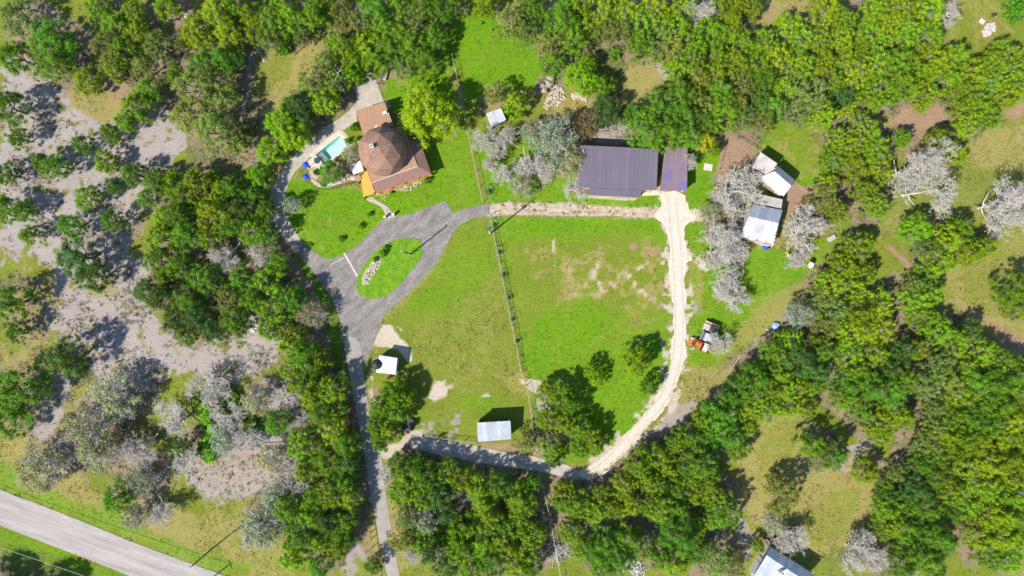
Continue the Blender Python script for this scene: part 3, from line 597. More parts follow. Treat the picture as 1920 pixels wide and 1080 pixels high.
# verge of the concrete drive
strip(2, [(730, 930), (742, 985), (755, 1060)], 26, 6, 8, .6); strip(2, [(700, 960), (705, 1030), (712, 1080)], 30, 6, 8, .55)
strip(3, [(680, 1040), (660, 1020), (655, 1060)], 26, 6, 10, .5)
strip(4, [(722, 850), (745, 838), (765, 820), (785, 816)], 20, 4, 6, .85)
strip(7, [(556, 470), (590, 520), (618, 570), (630, 640), (640, 700)], 26, 8, 8, .8)
strip(0, [(560, 480), (600, 545), (622, 600), (634, 680)], 20, 6, 8, .5)
# right of the white gravel
patch(0, [(1295, 490), (1400, 470), (1480, 470), (1525, 512), (1460, 590), (1390, 650), (1340, 690), (1290, 680), (1290, 560)], 8, 14, .7)
patch(2, [(1290, 480), (1320, 490), (1320, 600), (1290, 610)], 8, 12, .5, (.5, .1))
patch(3, [(1290, 570), (1318, 575), (1312, 610), (1290, 600)], 6, 8, .6, (.55, .06))
patch(2, [(1430, 560), (1530, 505), (1500, 560), (1400, 640), (1330, 690)], 10, 14, .55)
patch(2, [(1290, 690), (1370, 690), (1370, 750), (1310, 770), (1250, 820), (1230, 830), (1270, 760)], 8, 12, .6)
patch(3, [(1260, 760), (1300, 755), (1290, 790), (1240, 815), (1230, 800)], 6, 10, .6)
patch(0, [(1480, 470), (1560, 440), (1600, 400), (1590, 440), (1550, 500), (1510, 500)], 8, 10, .6)
patch(1, [(1470, 480), (1560, 450), (1545, 500), (1500, 510)], 8, 10, .4)
# meadow behind the white sheds, garden plot, red clearings
patch(0, [(1425, 232), (1500, 235), (1548, 290), (1555, 335), (1500, 350), (1440, 285)], 6, 8, .9)
patch(1, [(1430, 235), (1540, 250), (1550, 330), (1480, 335)], 10, 14, .6)
patch(2, [(1430, 235), (1540, 250), (1550, 330), (1480, 335)], 10, 14, .45, (.55, .1))
patch(5, [(1361, 248), (1413, 280), (1412, 312), (1392, 350), (1350, 400), (1340, 372), (1345, 318)], 3, 3, .97)
patch(5, [(1483, 345), (1510, 352), (1518, 380), (1480, 400), (1460, 372)], 4, 6, .9)
patch(6, [(1330, 330), (1400, 320), (1410, 400), (1390, 450), (1350, 430)], 8, 10, .55)
patch(5, [(1690, 200), (1760, 195), (1775, 225), (1740, 245), (1690, 245), (1665, 232)], 5, 9, .9)
patch(5, [(1895, 195), (1920, 190), (1920, 225), (1885, 230)], 5, 9, .7)
patch(2, [(1430, 0), (1520, 0), (1480, 45), (1430, 60), (1410, 40)], 6, 10, .75); patch(5, [(1440, 10), (1475, 15), (1460, 40), (1430, 35)], 6, 10, .5)
patch(1, [(1800, -10), (1930, -10), (1930, 85), (1840, 115), (1790, 95), (1800, 40)], 6, 10, .85); patch(2, [(1810, 0), (1890, 0), (1900, 60), (1830, 90)], 12, 20, .45)
patch(2, [(1840, 240), (1930, 230), (1930, 330), (1830, 320), (1800, 300)], 10, 16, .7); patch(3, [(1870, 235), (1930, 235), (1930, 280), (1880, 270)], 8, 14, .4, (.5, .1))
patch(2, [(1780, 500), (1860, 460), (1930, 420), (1930, 660), (1860, 630), (1790, 570)], 8, 14, .7)
patch(1, [(1800, 490), (1900, 440), (1930, 520), (1860, 600), (1800, 560)], 12, 20, .45)
patch(1, [(1640, 450), (1700, 440), (1720, 470), (1700, 520), (1640, 500)], 8, 12, .6)
strip(5, [(1665, 462), (1690, 485), (1718, 512)], 9, 3, 4, .8); strip(5, [(1780, 560), (1830, 590), (1880, 620), (1925, 650)], 12, 4, 6, .6)
patch(5, [(1850, 620), (1925, 640), (1925, 690), (1880, 650)], 6, 10, .6)
patch(2, [(1395, 790), (1500, 785), (1515, 830), (1500, 880), (1560, 880), (1640, 830), (1650, 870), (1640, 960), (1600, 1010), (1540, 1045), (1500, 1040), (1430, 990), (1370, 920)], 8, 14, .8)
patch(1, [(1410, 800), (1500, 790), (1490, 860), (1420, 900)], 10, 14, .5); patch(1, [(1500, 960), (1620, 900), (1600, 1000), (1530, 1040)], 14, 16, .5)
patch(3, [(1580, 840), (1640, 815), (1660, 830), (1610, 850), (1605, 890), (1575, 880)], 6, 10, .75, (.45, .1))
strip(2, [(1455, 785), (1425, 830), (1400, 850)], 5, 2, 2, .6)
patch(3, [(1370, 960), (1400, 980), (1420, 1010), (1400, 1050), (1380, 1000)], 6, 10, .6)
# rock garden yard and behind the barn
patch(2, [(1040, 190), (1110, 180), (1130, 230), (1090, 260), (1040, 230)], 8, 12, .75)
patch(6, [(1060, 210), (1110, 215), (1110, 260), (1060, 255)], 6, 10, .5)
patch(3, [(1130, 228), (1180, 225), (1190, 270), (1110, 272)], 6, 8, .7)
patch(2, [(1170, 130), (1230, 100), (1260, 150), (1200, 200), (1150, 200)], 10, 14, .65); patch(3, [(1215, 105), (1240, 115), (1260, 150), (1245, 150)], 5, 6, .7)
patch(7, [(1110, 80), (1170, 90), (1170, 190), (1140, 180), (1130, 120)], 8, 12, .5)
strip(3, [(985, 180), (1060, 120), (1110, 80), (1140, 50)], 10, 4, 8, .5, (.5, .1))
patch(6, [(590, 190), (660, 165), (660, 200), (600, 235), (560, 240)], 6, 8, .8)
patch(6, [(470, 180), (510, 180), (520, 280), (480, 330), (455, 290)], 6, 8, .5)
strip(3, [(919, 394), (1000, 391), (1100, 394), (1236, 400)], 22, 3, 7, .75); strip(2, [(919, 394), (1000, 391), (1100, 394), (1236, 400)], 8, 3, 6, .6); strip(0, [(940, 394), (1000, 393), (1100, 396), (1200, 400)], 4, 2, 5, .5, (.5, .1))
put(1, smooth(.48, .66, fbm(GX, GY, 8, 131, 4)) * .4 * WT[0]); put(2, smooth(.6, .72, fbm(GX, GY, 3, 141, 4)) * .3 * WT[0])
for seg, wd in (([(1259, 365), (1264, 420), (1270, 500), (1274, 600), (1268, 690), (1243, 752), (1192, 813), (1140, 866), (1100, 892)], 50), ([(1235, 395), (1290, 405), (1310, 405)], 26), ([(1285, 480), (1305, 485), (1318, 500)], 16), ([(919, 394), (1000, 391), (1100, 394), (1236, 400)], 15)):
    strip(4, seg, wd, 5, 9, .85, (.52, .1))
# mown line under the wire fence
for seg in ([(848, 105), (868, 195), (874, 235), (905, 380)], [(918, 405), (978, 700), (986, 715)], [(985, 715), (995, 765), (1003, 850)], [(1010, 880), (1028, 960), (1052, 1080)]):
    strip(2, seg, 2.6, 1.5, 1, .55)
strip(7, [(928, 430), (945, 520), (965, 610), (982, 690)], 7, 3, 5, .5)
strip(7, [(0, 917), (160, 982), (340, 1055), (440, 1085)], 5, 3, 4, .5)

POOL = [(592, 290), (636, 255), (651, 273), (607, 308)]
poolm = [W(*p) for p in POOL]
dpool = sdf(poolm, GX, GY)

verts = np.stack([GX, GY, np.zeros_like(GX)], -1).reshape(-1, 3)
ii = (np.arange(NYg - 1)[:, None] * NXg + np.arange(NXg - 1)[None, :])
cd = np.maximum(np.maximum(dpool[:-1, :-1], dpool[1:, :-1]), np.maximum(dpool[:-1, 1:], dpool[1:, 1:]))
keep = (cd > .30).reshape(-1)
F = np.stack([ii, ii + 1, ii + NXg + 1, ii + NXg], -1).reshape(-1, 4)[keep].astype(np.int32)
gme = bpy.data.meshes.new("ground")
gme.vertices.add(len(verts)); gme.vertices.foreach_set("co", verts.reshape(-1))
gme.loops.add(len(F) * 4); gme.loops.foreach_set("vertex_index", F.reshape(-1))
gme.polygons.add(len(F)); gme.polygons.foreach_set("loop_start", np.arange(0, len(F) * 4, 4, dtype=np.int32)); gme.polygons.foreach_set("loop_total", np.full(len(F), 4, dtype=np.int32))
gme.update()
for nm, sl in (("zone_a", WT[0:4]), ("zone_b", WT[4:8])):
    at = gme.attributes.new(nm, 'FLOAT_COLOR', 'POINT')
    at.data.foreach_set("color", np.moveaxis(sl, 0, -1).reshape(-1).astype(np.float32))

ZC = [((.068, .185, .005), (.152, .285, .010)),      # lush lawn
      ((.100, .155, .011), (.195, .222, .030)),      # olive pasture
      ((.195, .178, .048), (.320, .268, .100)),      # dry straw
      ((.245, .210, .195), (.375, .335, .325)),      # pale soil
      ((.530, .470, .390), (.370, .310, .240)),      # white gravel
      ((.200, .125, .080), (.350, .240, .165)),      # red-brown soil
      ((.150, .115, .085), (.300, .225, .165)),      # leaf litter
      ((.055, .090, .022), (.120, .150, .040))]      # dark weeds
def ground_mat():
    m = bpy.data.materials.new("ground_cover"); m.use_nodes = True
    nt = m.node_tree; L = nt.links.new; new = nt.nodes.new
    b = nt.nodes["Principled BSDF"]; b.inputs["Roughness"].default_value = .95; b.inputs["Specular IOR Level"].default_value = .1
    tc = new("ShaderNodeTexCoord")
    def noise(sc, det, rough=.6, stretch=None):
        n = new("ShaderNodeTexNoise"); n.inputs["Scale"].default_value = sc; n.inputs["Detail"].default_value = det; n.inputs["Roughness"].default_value = rough
        if stretch:
            mp = new("ShaderNodeMapping"); mp.inputs["Scale"].default_value = stretch[0]; mp.inputs["Rotation"].default_value = (0, 0, stretch[1])
            L(tc.outputs["Object"], mp.inputs[0]); L(mp.outputs[0], n.inputs["Vector"])
        else:
            L(tc.outputs["Object"], n.inputs["Vector"])
        return n.outputs["Fac"]
    def mr(v, a, b_, c=0., d=1., sm=False):
        n = new("ShaderNodeMapRange"); n.inputs["From Min"].default_value = a; n.inputs["From Max"].default_value = b_
        n.inputs["To Min"].default_value = c; n.inputs["To Max"].default_value = d
        if sm: n.interpolation_type = 'SMOOTHSTEP'
        L(v, n.inputs["Value"]); return n.outputs[0]
    def math_(op, a, b_):
        n = new("ShaderNodeMath"); n.operation = op
        for i, v in enumerate((a, b_)):
            if isinstance(v, (int, float)): n.inputs[i].default_value = v
            else: L(v, n.inputs[i])
        return n.outputs[0]
    big = mr(noise(.12, 5), .32, .68)
    mid = mr(noise(.9, 5, .7), .32, .68)
    fine = noise(4.2, 4, .75)
    finem = mr(fine, .3, .7)
    mow = mr(noise(1.0, 3, .6, ((.25, 2.2, 1), .25)), .35, .65)
    mixv = math_('ADD', math_('ADD', math_('MULTIPLY', big, .34), math_('MULTIPLY', mid, .26)), math_('ADD', math_('MULTIPLY', finem, .24), math_('MULTIPLY', mow, .22)))
    za = new("ShaderNodeAttribute"); za.attribute_name = "zone_a"
    zb = new("ShaderNodeAttribute"); zb.attribute_name = "zone_b"
    sa = new("ShaderNodeSeparateColor"); L(za.outputs["Color"], sa.inputs[0])
    sb = new("ShaderNodeSeparateColor"); L(zb.outputs["Color"], sb.inputs[0])
    ws = [sa.outputs[0], sa.outputs[1], sa.outputs[2], za.outputs["Alpha"], sb.outputs[0], sb.outputs[1], sb.outputs[2], zb.outputs["Alpha"]]
    jit = math_('MULTIPLY', math_('SUBTRACT', finem, .5), .85)
    jit2 = math_('MULTIPLY', math_('SUBTRACT', mid, .5), .45)
    jit = math_('ADD', jit, jit2)
    tot = None; acc = None
    for k, w in enumerate(ws):
        # each cover gains or loses against its neighbours with the fine noise
        sgn = (1, -1, 1, -1, 1, -1, 1, -1)[k]
        wj = mr(math_('ADD', w, math_('MULTIPLY', jit, sgn * .9)), .12, .80, 0, 1, True)
        wj = math_('ADD', math_('MULTIPLY', wj, mr(w, 0, .08)), .0005)
        c = new("ShaderNodeMix"); c.data_type = 'RGBA'; c.inputs[6].default_value = (*ZC[k][0], 1); c.inputs[7].default_value = (*ZC[k][1], 1); L(mixv, c.inputs[0])
        s = new("ShaderNodeVectorMath"); s.operation = 'SCALE'; L(c.outputs[2], s.inputs[0]); L(wj, s.inputs["Scale"])
        if acc is None: acc, tot = s.outputs[0], wj
        else:
            a = new("ShaderNodeVectorMath"); a.operation = 'ADD'; L(acc, a.inputs[0]); L(s.outputs[0], a.inputs[1]); acc = a.outputs[0]
            tot = math_('ADD', tot, wj)
    inv = math_('DIVIDE', 1.0, tot)
    gain = math_('MULTIPLY', inv, mr(fine, .28, .72, .62, 1.38))
    s = new("ShaderNodeVectorMath"); s.operation = 'SCALE'; L(acc, s.inputs[0]); L(gain, s.inputs["Scale"])
    L(s.outputs[0], b.inputs["Base Color"])
    bp = new("ShaderNodeBump"); bp.inputs["Strength"].default_value = .8; bp.inputs["Distance"].default_value = .12
    L(fine, bp.inputs["Height"]); L(bp.outputs[0], b.inputs["Normal"])
    return m
M['ground'] = ground_mat()
M['lawn'] = mat('island_lawn', ZC[0][0], ZC[0][1], .8, .95, fine=(4.5, .3), bump=.7)
gme.materials.append(M['ground'])
ground = bpy.data.objects.new("ground", gme); col.objects.link(ground)
tag(ground, "grass, bare soil and leaf litter between the woods", None, None, "structure")

# ---------------------------------------------------------------- roads and paths
def ragged(pts, amp, step=.45, seed=1, closed=True, smooth_it=True):
    """plan-unit outline -> metres, rounded corners, uneven edge"""
    P = [Vector((*W(a, b), 0)) for a, b in pts]
    if smooth_it:
        for _ in range(2):
            Q = []
            for i in range(len(P)):
                a, b = P[i], P[(i + 1) % len(P)]
                Q += [a * .75 + b * .25, a * .25 + b * .75]
            P = Q
    out = []
    for i in range(len(P)):
        a, b = P[i], P[(i + 1) % len(P)]
        n = max(1, int((b - a).length / step))
        for k in range(n): out.append(a.lerp(b, k / n))
    if amp:
        xs = np.array([p.x for p in out]); ys = np.array([p.y for p in out])
        n1 = fbm(xs, ys, 2.2, seed, 4) - .5; n2 = fbm(xs, ys, 2.2, seed + 9, 4) - .5
        out = [p + Vector((n1[i], n2[i], 0)) * 2 * amp for i, p in enumerate(out)]
    return out

def sheet(name, loops, z, m, label, thick=.03):
    bm = bmesh.new()
    for P in loops:
        vs = [bm.verts.new((p.x, p.y, z)) for p in P]
        f = bm.faces.new(vs)
        if f.normal.z < 0: f.normal_flip()
        # a short skirt so that the slab has an edge
        bs = [bm.verts.new((p.x, p.y, z - thick)) for p in P]
        n = len(P)
        for i in range(n):
            j = (i + 1) % n
            bm.faces.new((vs[i], vs[j], bs[j], bs[i]))
    bmesh.ops.recalc_face_normals(bm, faces=bm.faces)
    top = [f for f in bm.faces if len(f.verts) > 4]
    for f in top:
        if f.normal.z < 0: f.normal_flip()
    bmesh.ops.triangulate(bm, faces=top)
    me = bpy.data.meshes.new(name); bm.to_mesh(me); bm.free()
    me.materials.append(m)
    o = bpy.data.objects.new(name, me); col.objects.link(o)
    return tag(o, label, None, None, "structure")

sheet('public_road', [ragged([(-60, 895), (0, 918), (80, 948), (160, 980), (250, 1017), (340, 1051), (400, 1071), (470, 1098), (600, 1150), (450, 1170), (250, 1081), (180, 1055), (120, 1031), (60, 1008), (0, 985), (-60, 962)], .12)], .05, M['road'], 'pale chip-seal public road crossing the bottom left corner', .06)
sheet('concrete_drive', [ragged([(643, 628), (647, 660), (655, 700), (662, 740), (672, 790), (680, 840), (688, 880), (694, 930), (705, 980), (718, 1040), (727, 1090), (752, 1090), (750, 1080), (738, 1020), (731, 970), (722, 920), (719, 880), (714, 850), (705, 820), (695, 780), (687, 740), (681, 690), (678, 660), (673, 634)], .06)], .045, M['lane'], 'long concrete drive running down to the bottom edge', .055)
sheet('pool_drive', [ragged([(655, 207), (668, 193), (668, 176), (661, 162), (688, 158), (686, 137), (700, 133), (709, 162), (720, 192), (668, 209), (670, 228), (645, 243), (632, 248), (590, 285), (576, 300), (553, 322), (543, 340), (533, 365), (534, 395), (546, 420), (563, 449), (547, 466), (534, 450), (519, 430), (508, 405), (504, 385), (507, 360), (517, 333), (540, 302), (570, 274), (610, 238), (640, 220)], .05, smooth_it=False)], .045, M['concrete'], 'concrete path curving round the pool from the garage pad', .055)
ASPHALT = [(546, 466), (563, 449), (578, 466), (597, 477), (613, 486), (628, 484), (648, 474), (668, 462), (684, 446), (700, 428), (714, 415), (724, 409), (742, 404), (757, 405), (776, 398), (801, 388), (835, 377), (842, 388), (849, 400), (880, 389), (906, 384), (917, 384), (919, 402), (905, 405), (886, 409), (863, 421), (850, 436), (836, 463), (820, 491), (800, 514), (775, 541), (745, 569), (726, 584), (717, 597), (707, 625), (698, 650), (690, 672), (683, 684), (677, 662), (673, 636), (643, 630), (639, 602), (631, 580), (624, 560), (614, 548), (599, 525), (584, 505), (562, 482)]
sheet('asphalt_drive', [ragged(ASPHALT, .14, .3, smooth_it=False)], .036, M['asphalt'], 'grey asphalt loop drive round the grass island', .045)
ISL = [(735, 451), (762, 447), (780, 447), (790, 454), (793, 470), (788, 485), (775, 503), (757, 525), (740, 543), (725, 554), (705, 560), (688, 560), (675, 553), (668, 540), (670, 520), (680, 500), (698, 477), (715, 462)]
sheet('island_lawn', [ragged(ISL, .06)], .11, M['lawn'], 'oval grass island inside the asphalt loop', .12)
def curb(name, a, b, wd, m, label, z=.06):
    p, q = Vector((*W(*a), 0)), Vector((*W(*b), 0)); d = (q - p).normalized(); n = Vector((-d.y, d.x, 0)) * wd / 2
    sheet(name, [[p - n, q - n, q + n, p + n]], z, m, label, .04)
curb('drive_joint', (645, 474), (670, 518), .3, M['patio'], 'white concrete strip across the asphalt drive', .052)
curb('drive_joint', (619, 497), (647, 482), .2, M['concrete'], 'faint pale seam in the asphalt beside the white strip', .05)
sheet('front_walk', [ragged([(684, 373), (698, 368), (704, 375), (716, 381), (728, 388), (735, 399), (743, 406), (722, 412), (722, 398), (717, 390), (708, 384), (694, 379)], .03)], .05, M['concrete'], 'winding concrete walk from the orange deck to the drive', .06)
sheet('gravel_road', [ragged([(1238, 360), (1281, 358), (1284, 385), (1295, 398), (1310, 404), (1300, 412), (1284, 420), (1284, 450), (1290, 475), (1300, 485), (1287, 492), (1284, 520), (1287, 590), (1285, 640), (1283, 672), (1276, 700), (1270, 725), (1250, 765), (1216, 800), (1180, 840), (1152, 865), (1137, 885), (1116, 898), (1092, 899), (1084, 888), (1112, 866), (1130, 860), (1170, 822), (1205, 780), (1232, 745), (1246, 715), (1254, 690), (1259, 660), (1262, 620), (1260, 560), (1257, 500), (1253, 455), (1249, 425), (1235, 412), (1222, 402), (1238, 390), (1240, 378)], .75, .22)], .03, M['gravel'], 'white gravel road running down from the carport', .03)
_c = [Vector((*W(a, b), 0)) for a, b in [(1260, 372), (1264, 420), (1270, 480), (1272, 540), (1274, 600), (1271, 660), (1262, 705), (1245, 748), (1212, 787), (1175, 828), (1146, 862), (1122, 882), (1098, 892)]]
for _ in range(2):
    _c = [_c[0]] + [q for a, b in zip(_c[:-1], _c[1:]) for q in (a * .75 + b * .25, a * .25 + b * .75)] + [_c[-1]]
_r = []
for sgn in (-1, 1):
    L_, R_ = [], []
    for i, p in enumerate(_c):
        d = (_c[min(i + 1, len(_c) - 1)] - _c[max(i - 1, 0)]).normalized(); n = Vector((-d.y, d.x, 0))
        k = RNG.uniform(-.05, .05)
        L_.append(p + n * (sgn * .75 + .2 + k)); R_.append(p + n * (sgn * .75 - .2 + k))
    _r.append(L_ + R_[::-1])
sheet('wheel_ruts', _r, .036, mat('packed_gravel', (.50, .455, .385), (.40, .355, .29), 1.2, .95, fine=(4, .15), bump=.2), 'two packed wheel ruts along the white gravel road', .004)
sheet('lower_gravel_road', [ragged([(760, 826), (775, 815), (800, 820), (840, 827), (880, 834), (940, 846), (985, 853), (1030, 862), (1060, 872), (1098, 886), (1095, 899), (1050, 892), (1000, 882), (950, 875), (900, 867), (850, 858), (810, 849), (775, 841)], .22, .4, 5)], .022, M['greygravel'], 'grey gravel road along the edge of the lower cedar wood', .022)
sheet('dirt_track', [ragged([(919, 384), (960, 380), (1020, 381), (1100, 385), (1180, 389), (1240, 393), (1235, 401), (1150, 398), (1060, 394), (990, 392), (940, 393), (919, 394)], .18, .3, 31),
                     ragged([(919, 396), (950, 397), (1000, 397), (1060, 398), (1150, 400), (1235, 402), (1240, 409), (1200, 407), (1130, 405), (1050, 404), (960, 403), (919, 404)], .16, .3, 37)], .018, M['tangravel'], 'pair of pale wheel ruts between the asphalt and the gravel road', .018)
sheet('rubble_path', [ragged([(470, 96), (479, 95), (474, 130), (466, 170), (460, 215), (449, 216), (455, 170), (462, 130)], .2)], .02, mat('dark_rubble', (.14, .13, .13), (.32, .29, .27), 2.5, .95, fine=(6, .35), bump=.9), 'dark rubble path beside the upper left wood', .02)
# ---------------------------------------------------------------- buildings
def lerp(a, b, t): return a + (b - a) * t

def roof(parent, A, B, C, D, n, m, th=.06, ribs=3, rib=.035, name='roof_panel', over=0.0):
    """sheets side by side between ridge line A-B and eave line D-C, each with raised ribs"""
    out = []
    for i in range(n):
        t0, t1 = i / n + .0006, (i + 1) / n - .0006
        up = Vector((0, 0, .012 * (i % 2)))
        a, b_, c, d = lerp(A, B, t0) + up, lerp(A, B, t1) + up, lerp(D, C, t1) + up, lerp(D, C, t0) + up
        b = MB(); b.prism([a, b_, c, d], ('t', th))
        for k in range(ribs):
            t = (k + .5) / ribs
            p, q = lerp(a, b_, t), lerp(d, c, t)
            s = (b_ - a).normalized() * .05
            z = Vector((0, 0, rib))
            b.add([p - s, p + s, q + s, q - s, p - s * .5 + z, p + s * .5 + z, q + s * .5 + z, q - s * .5 + z],
                  [(4, 5, 6, 7), (0, 1, 5, 4), (1, 2, 6, 5), (2, 3, 7, 6), (3, 0, 4, 7)])
        out.append(b.build(name, variant(m, (i * 7 + i // 3 + n) % 4), parent))
    return out

def plain_roof(parent, pts, m, th=.12, name='roof'):
    b = MB(); b.prism(pts, ('t', th)); return b.build(name, m, parent)

def inset(pts, d):
    c = sum(pts, Vector((0, 0, 0))) / len(pts)
    return [p + (Vector((c.x - p.x, c.y - p.y, 0)).normalized()) * d for p in pts]

def walls(parent, pts, m, drop=.09, th=.14, skip=(), z0=0.0):
    """one wall per side; pts = top corners"""
    c = sum(pts, Vector((0, 0, 0))) / len(pts)
    n = len(pts); res = []
    for i in range(n):
        if i in skip: continue
        a, b_ = pts[i], pts[(i + 1) % n]
        d = Vector((b_.x - a.x, b_.y - a.y, 0)).normalized()
        nrm = Vector((-d.y, d.x, 0))
        mid = (a + b_) / 2
        if nrm.dot(Vector((c.x - mid.x, c.y - mid.y, 0))) < 0: nrm = -nrm
        a2, b2 = a + d * .003 * i, b_ - d * (.003 + th * (i % 2) * 0)
        t = [a2 - Vector((0, 0, drop)), b2 - Vector((0, 0, drop)), b2 + nrm * th - Vector((0, 0, drop)), a2 + nrm * th - Vector((0, 0, drop))]
        bb = MB(); bb.prism(t, z0 + .002 * i)
        res.append(bb.build('wall', m, parent))
    return res

def opening(parent, a, b_, c, t, w, z0, h, name, m, frame=None):
    """door or window set on the wall line a-b, facing away from c"""
    d = Vector((b_.x - a.x, b_.y - a.y, 0)); d.normalize()
    n = Vector((-d.y, d.x, 0))
    p = lerp(a, b_, t); p = Vector((p.x, p.y, 0))
    if n.dot(Vector((c.x - p.x, c.y - p.y, 0))) > 0: n = -n
    ang = math.atan2(d.y, d.x)
    o = MB().box(p + n * .03 + Vector((0, 0, z0 + h / 2)), (w, .05, h), ang).build(name, m, parent)
    if frame:
        f = MB()
        for s in (-1, 1): f.box(p + n * .05 + d * s * (w / 2 + .04) + Vector((0, 0, z0 + h / 2)), (.08, .08, h + .16), ang)
        for s in (0, 1): f.box(p + n * .05 + Vector((0, 0, z0 + h * s + (.04 if s else -.04))), (w - .002, .075, .08), ang)
        f.build('frame', frame, o)
    return o

# --- house with the geodesic dome
hc = W3(722, 285, 0)
house = thing('dome_house', 'brown house with geodesic dome roof beside the swimming pool', 'house', (0, 0, 0))
# garage wing
G = [W3(667, 207, 3.3), W3(721, 191, 3.3), W3(738, 236, 3.3), W3(682, 256, 3.3)]
plain_roof(house, G, M['shingle3'], .18, 'garage_roof')
gw = inset(G, .35); walls(house, gw, M['cream'], .2)
opening(house, gw[0], gw[1], (gw[0] + gw[2]) / 2, .5, 4.2, .02, 2.3, 'garage_door', M['white'], M['wood'])
opening(house, gw[0], gw[3], (gw[0] + gw[2]) / 2, .5, 1.2, 1.0, 1.1, 'window', M['glass'], M['white'])
# main storey under the dome
U = [W3(697, 342, 3.7), W3(783, 311, 3.7), W3(755, 234, 3.7), W3(669, 265, 3.7)]
plain_roof(house, U, M['shingle3'], .18, 'flat_roof')
uw = inset(U, .25); walls(house, uw, M['cream'], .2)
for t in (.2, .5, .8):
    opening(house, uw[0], uw[1], (uw[0] + uw[2]) / 2, t, 1.5, .7, 1.5, 'window', M['glass'], M['white'])
opening(house, uw[0], uw[3], (uw[0] + uw[2]) / 2, .3, 1.8, .5, 2.1, 'door', M['glass'], M['white'])
# porch roof on two sides
pa, pb, pc = W3(697, 342.5, 3.55), W3(783.5, 311.5, 3.55), W3(765, 262, 3.55)
qa, qb, qc = W3(706, 363, 2.8), W3(808.5, 325.5, 2.8), W3(787.5, 266, 2.8)
plain_roof(house, [pa, pb, qb, qa], M['shingle2'], .12, 'porch_roof')
plain_roof(house, [pb + Vector((.02, .02, .004)), pc, qc, qb + Vector((.02, .02, .004))], M['shingle2'], .12, 'porch_roof')
fl = MB(); fl.prism([pa + Vector((0, .14, .10)), pb + Vector((-.05, .14, .10)), pb + Vector((0, -.06, .06)), pa + Vector((0, -.06, .06))], ('t', .12)); fl.build('roof_flashing', M['white'], house)
fl = MB(); fl.prism([pb + Vector((.06, .05, .06)), pc + Vector((.05, 0, .08)), pc + Vector((-.05, 0, .08)), pb + Vector((-.08, .05, .08))], ('t', .1)); fl.build('roof_flashing', M['shingle2'], house)
for t in (0.02, .25, .5, .75, .98):
    p = lerp(qa, qb, t) + (lerp(pa, pb, t) - lerp(qa, qb, t)).normalized() * .3
    MB().box((p.x, p.y, 1.6), (.14, .14, 2.2)).build('porch_post', M['orangewood'], house)
pd = MB(); pd.prism([W3(697, 343, .5), W3(784, 311, .5), W3(811, 327.5, .5), W3(706.5, 366.5, .5)], .02); pd.build('porch_floor', M['orangewood'], house)
rl = MB()
e0, e1 = W3(707, 365.5, 1.4), W3(810, 327.5, 1.4)
rl.tube([e0, e1], .05, 4); rl.tube([e0 - Vector((0, 0, .7)), e1 - Vector((0, 0, .7))], .04, 4)
rl.build('porch_rail', M['orangewood'], house)
bal = MB().box((0, 0, 0), (.05, .05, .75))
b0 = None
for i in range(42):
    p = lerp(e0, e1, (i + .5) / 42) - Vector((0, 0, .36))
    if b0 is None: b0 = bal.build('baluster', M['orangewood'], house); b0.location = p
    else: copy_of(b0, house).location = p
# the dome: a three-frequency geodesic shell of flat shingled panels
def geodesic(freq):
    t = (1 + 5 ** .5) / 2
    iv = [Vector(p).normalized() for p in [(-1, t, 0), (1, t, 0), (-1, -t, 0), (1, -t, 0), (0, -1, t), (0, 1, t), (0, -1, -t), (0, 1, -t), (t, 0, -1), (t, 0, 1), (-t, 0, -1), (-t, 0, 1)]]
    fs = [(0, 11, 5), (0, 5, 1), (0, 1, 7), (0, 7, 10), (0, 10, 11), (1, 5, 9), (5, 11, 4), (11, 10, 2), (10, 7, 6), (7, 1, 8),
          (3, 9, 4), (3, 4, 2), (3, 2, 6), (3, 6, 8), (3, 8, 9), (4, 9, 5), (2, 4, 11), (6, 2, 10), (8, 6, 7), (9, 8, 1)]
    rot = iv[5].rotation_difference(Vector((0, 0, 1))).to_matrix()
    tris = []
    for f in fs:
        a, b_, c = (iv[i] for i in f)
        g = {}
        for i in range(freq + 1):
            for j in range(freq + 1 - i):
                g[i, j] = (a * (freq - i - j) + b_ * i + c * j).normalized()
        for i in range(freq):
            for j in range(freq - i):
                tris.append((g[i, j], g[i + 1, j], g[i, j + 1]))
                if i + j < freq - 1: tris.append((g[i + 1, j], g[i + 1, j + 1], g[i, j + 1]))
    return [tuple(rot @ p for p in t_) for t_ in tris]
DR = 4.48
dc = W3(718, 284, 4.7); dc.z = 4.7
spin = Matrix.Rotation(math.radians(33), 3, 'Z')
for tri in geodesic(2):
    P = [spin @ p for p in tri]
    if min(p.z for p in P) < -.12: continue
    cen = (P[0] + P[1] + P[2]) / 3
    nrm = (P[1] - P[0]).cross(P[2] - P[0]).normalized()
    if nrm.dot(cen) < 0: nrm = -nrm
    P = [Vector((p.x, p.y, p.z * 1.06)) * DR + dc for p in P]
    cen = (P[0] + P[1] + P[2]) / 3
    P = [cen + (p - cen) * .988 for p in P]
    hi = [p + nrm * .05 for p in P]; lo = [p - nrm * .07 for p in P]
    b = MB(); b.add(hi + lo, [(0, 1, 2), (5, 4, 3), (0, 3, 4, 1), (1, 4, 5, 2), (2, 5, 3, 0)])
    b.build('dome_panel', M['shingle'], house)
sh = MB()
sh.lathe(dc, [(DR * .9, -1.1), (DR * .9, .05), (DR * .87, .6), (DR * .76, DR * .48), (DR * .53, DR * .74), (DR * .27, DR * .87), (.05, DR * .92)], 30)
sh.build('dome_underlay', M['shingle2'], house, True)
MB().lathe(dc, [(DR * .965, -1.1), (DR * .965, .02), (DR * .88, .03)], 20).build('riser_wall', M['shingle'], house)
ch = W3(698.5, 275.5, 9.2)
MB().box((ch.x, ch.y, 9.0), (.62, .62, 2.2), .35).build('chimney', M['white'], house)
fb = house.children[-1]
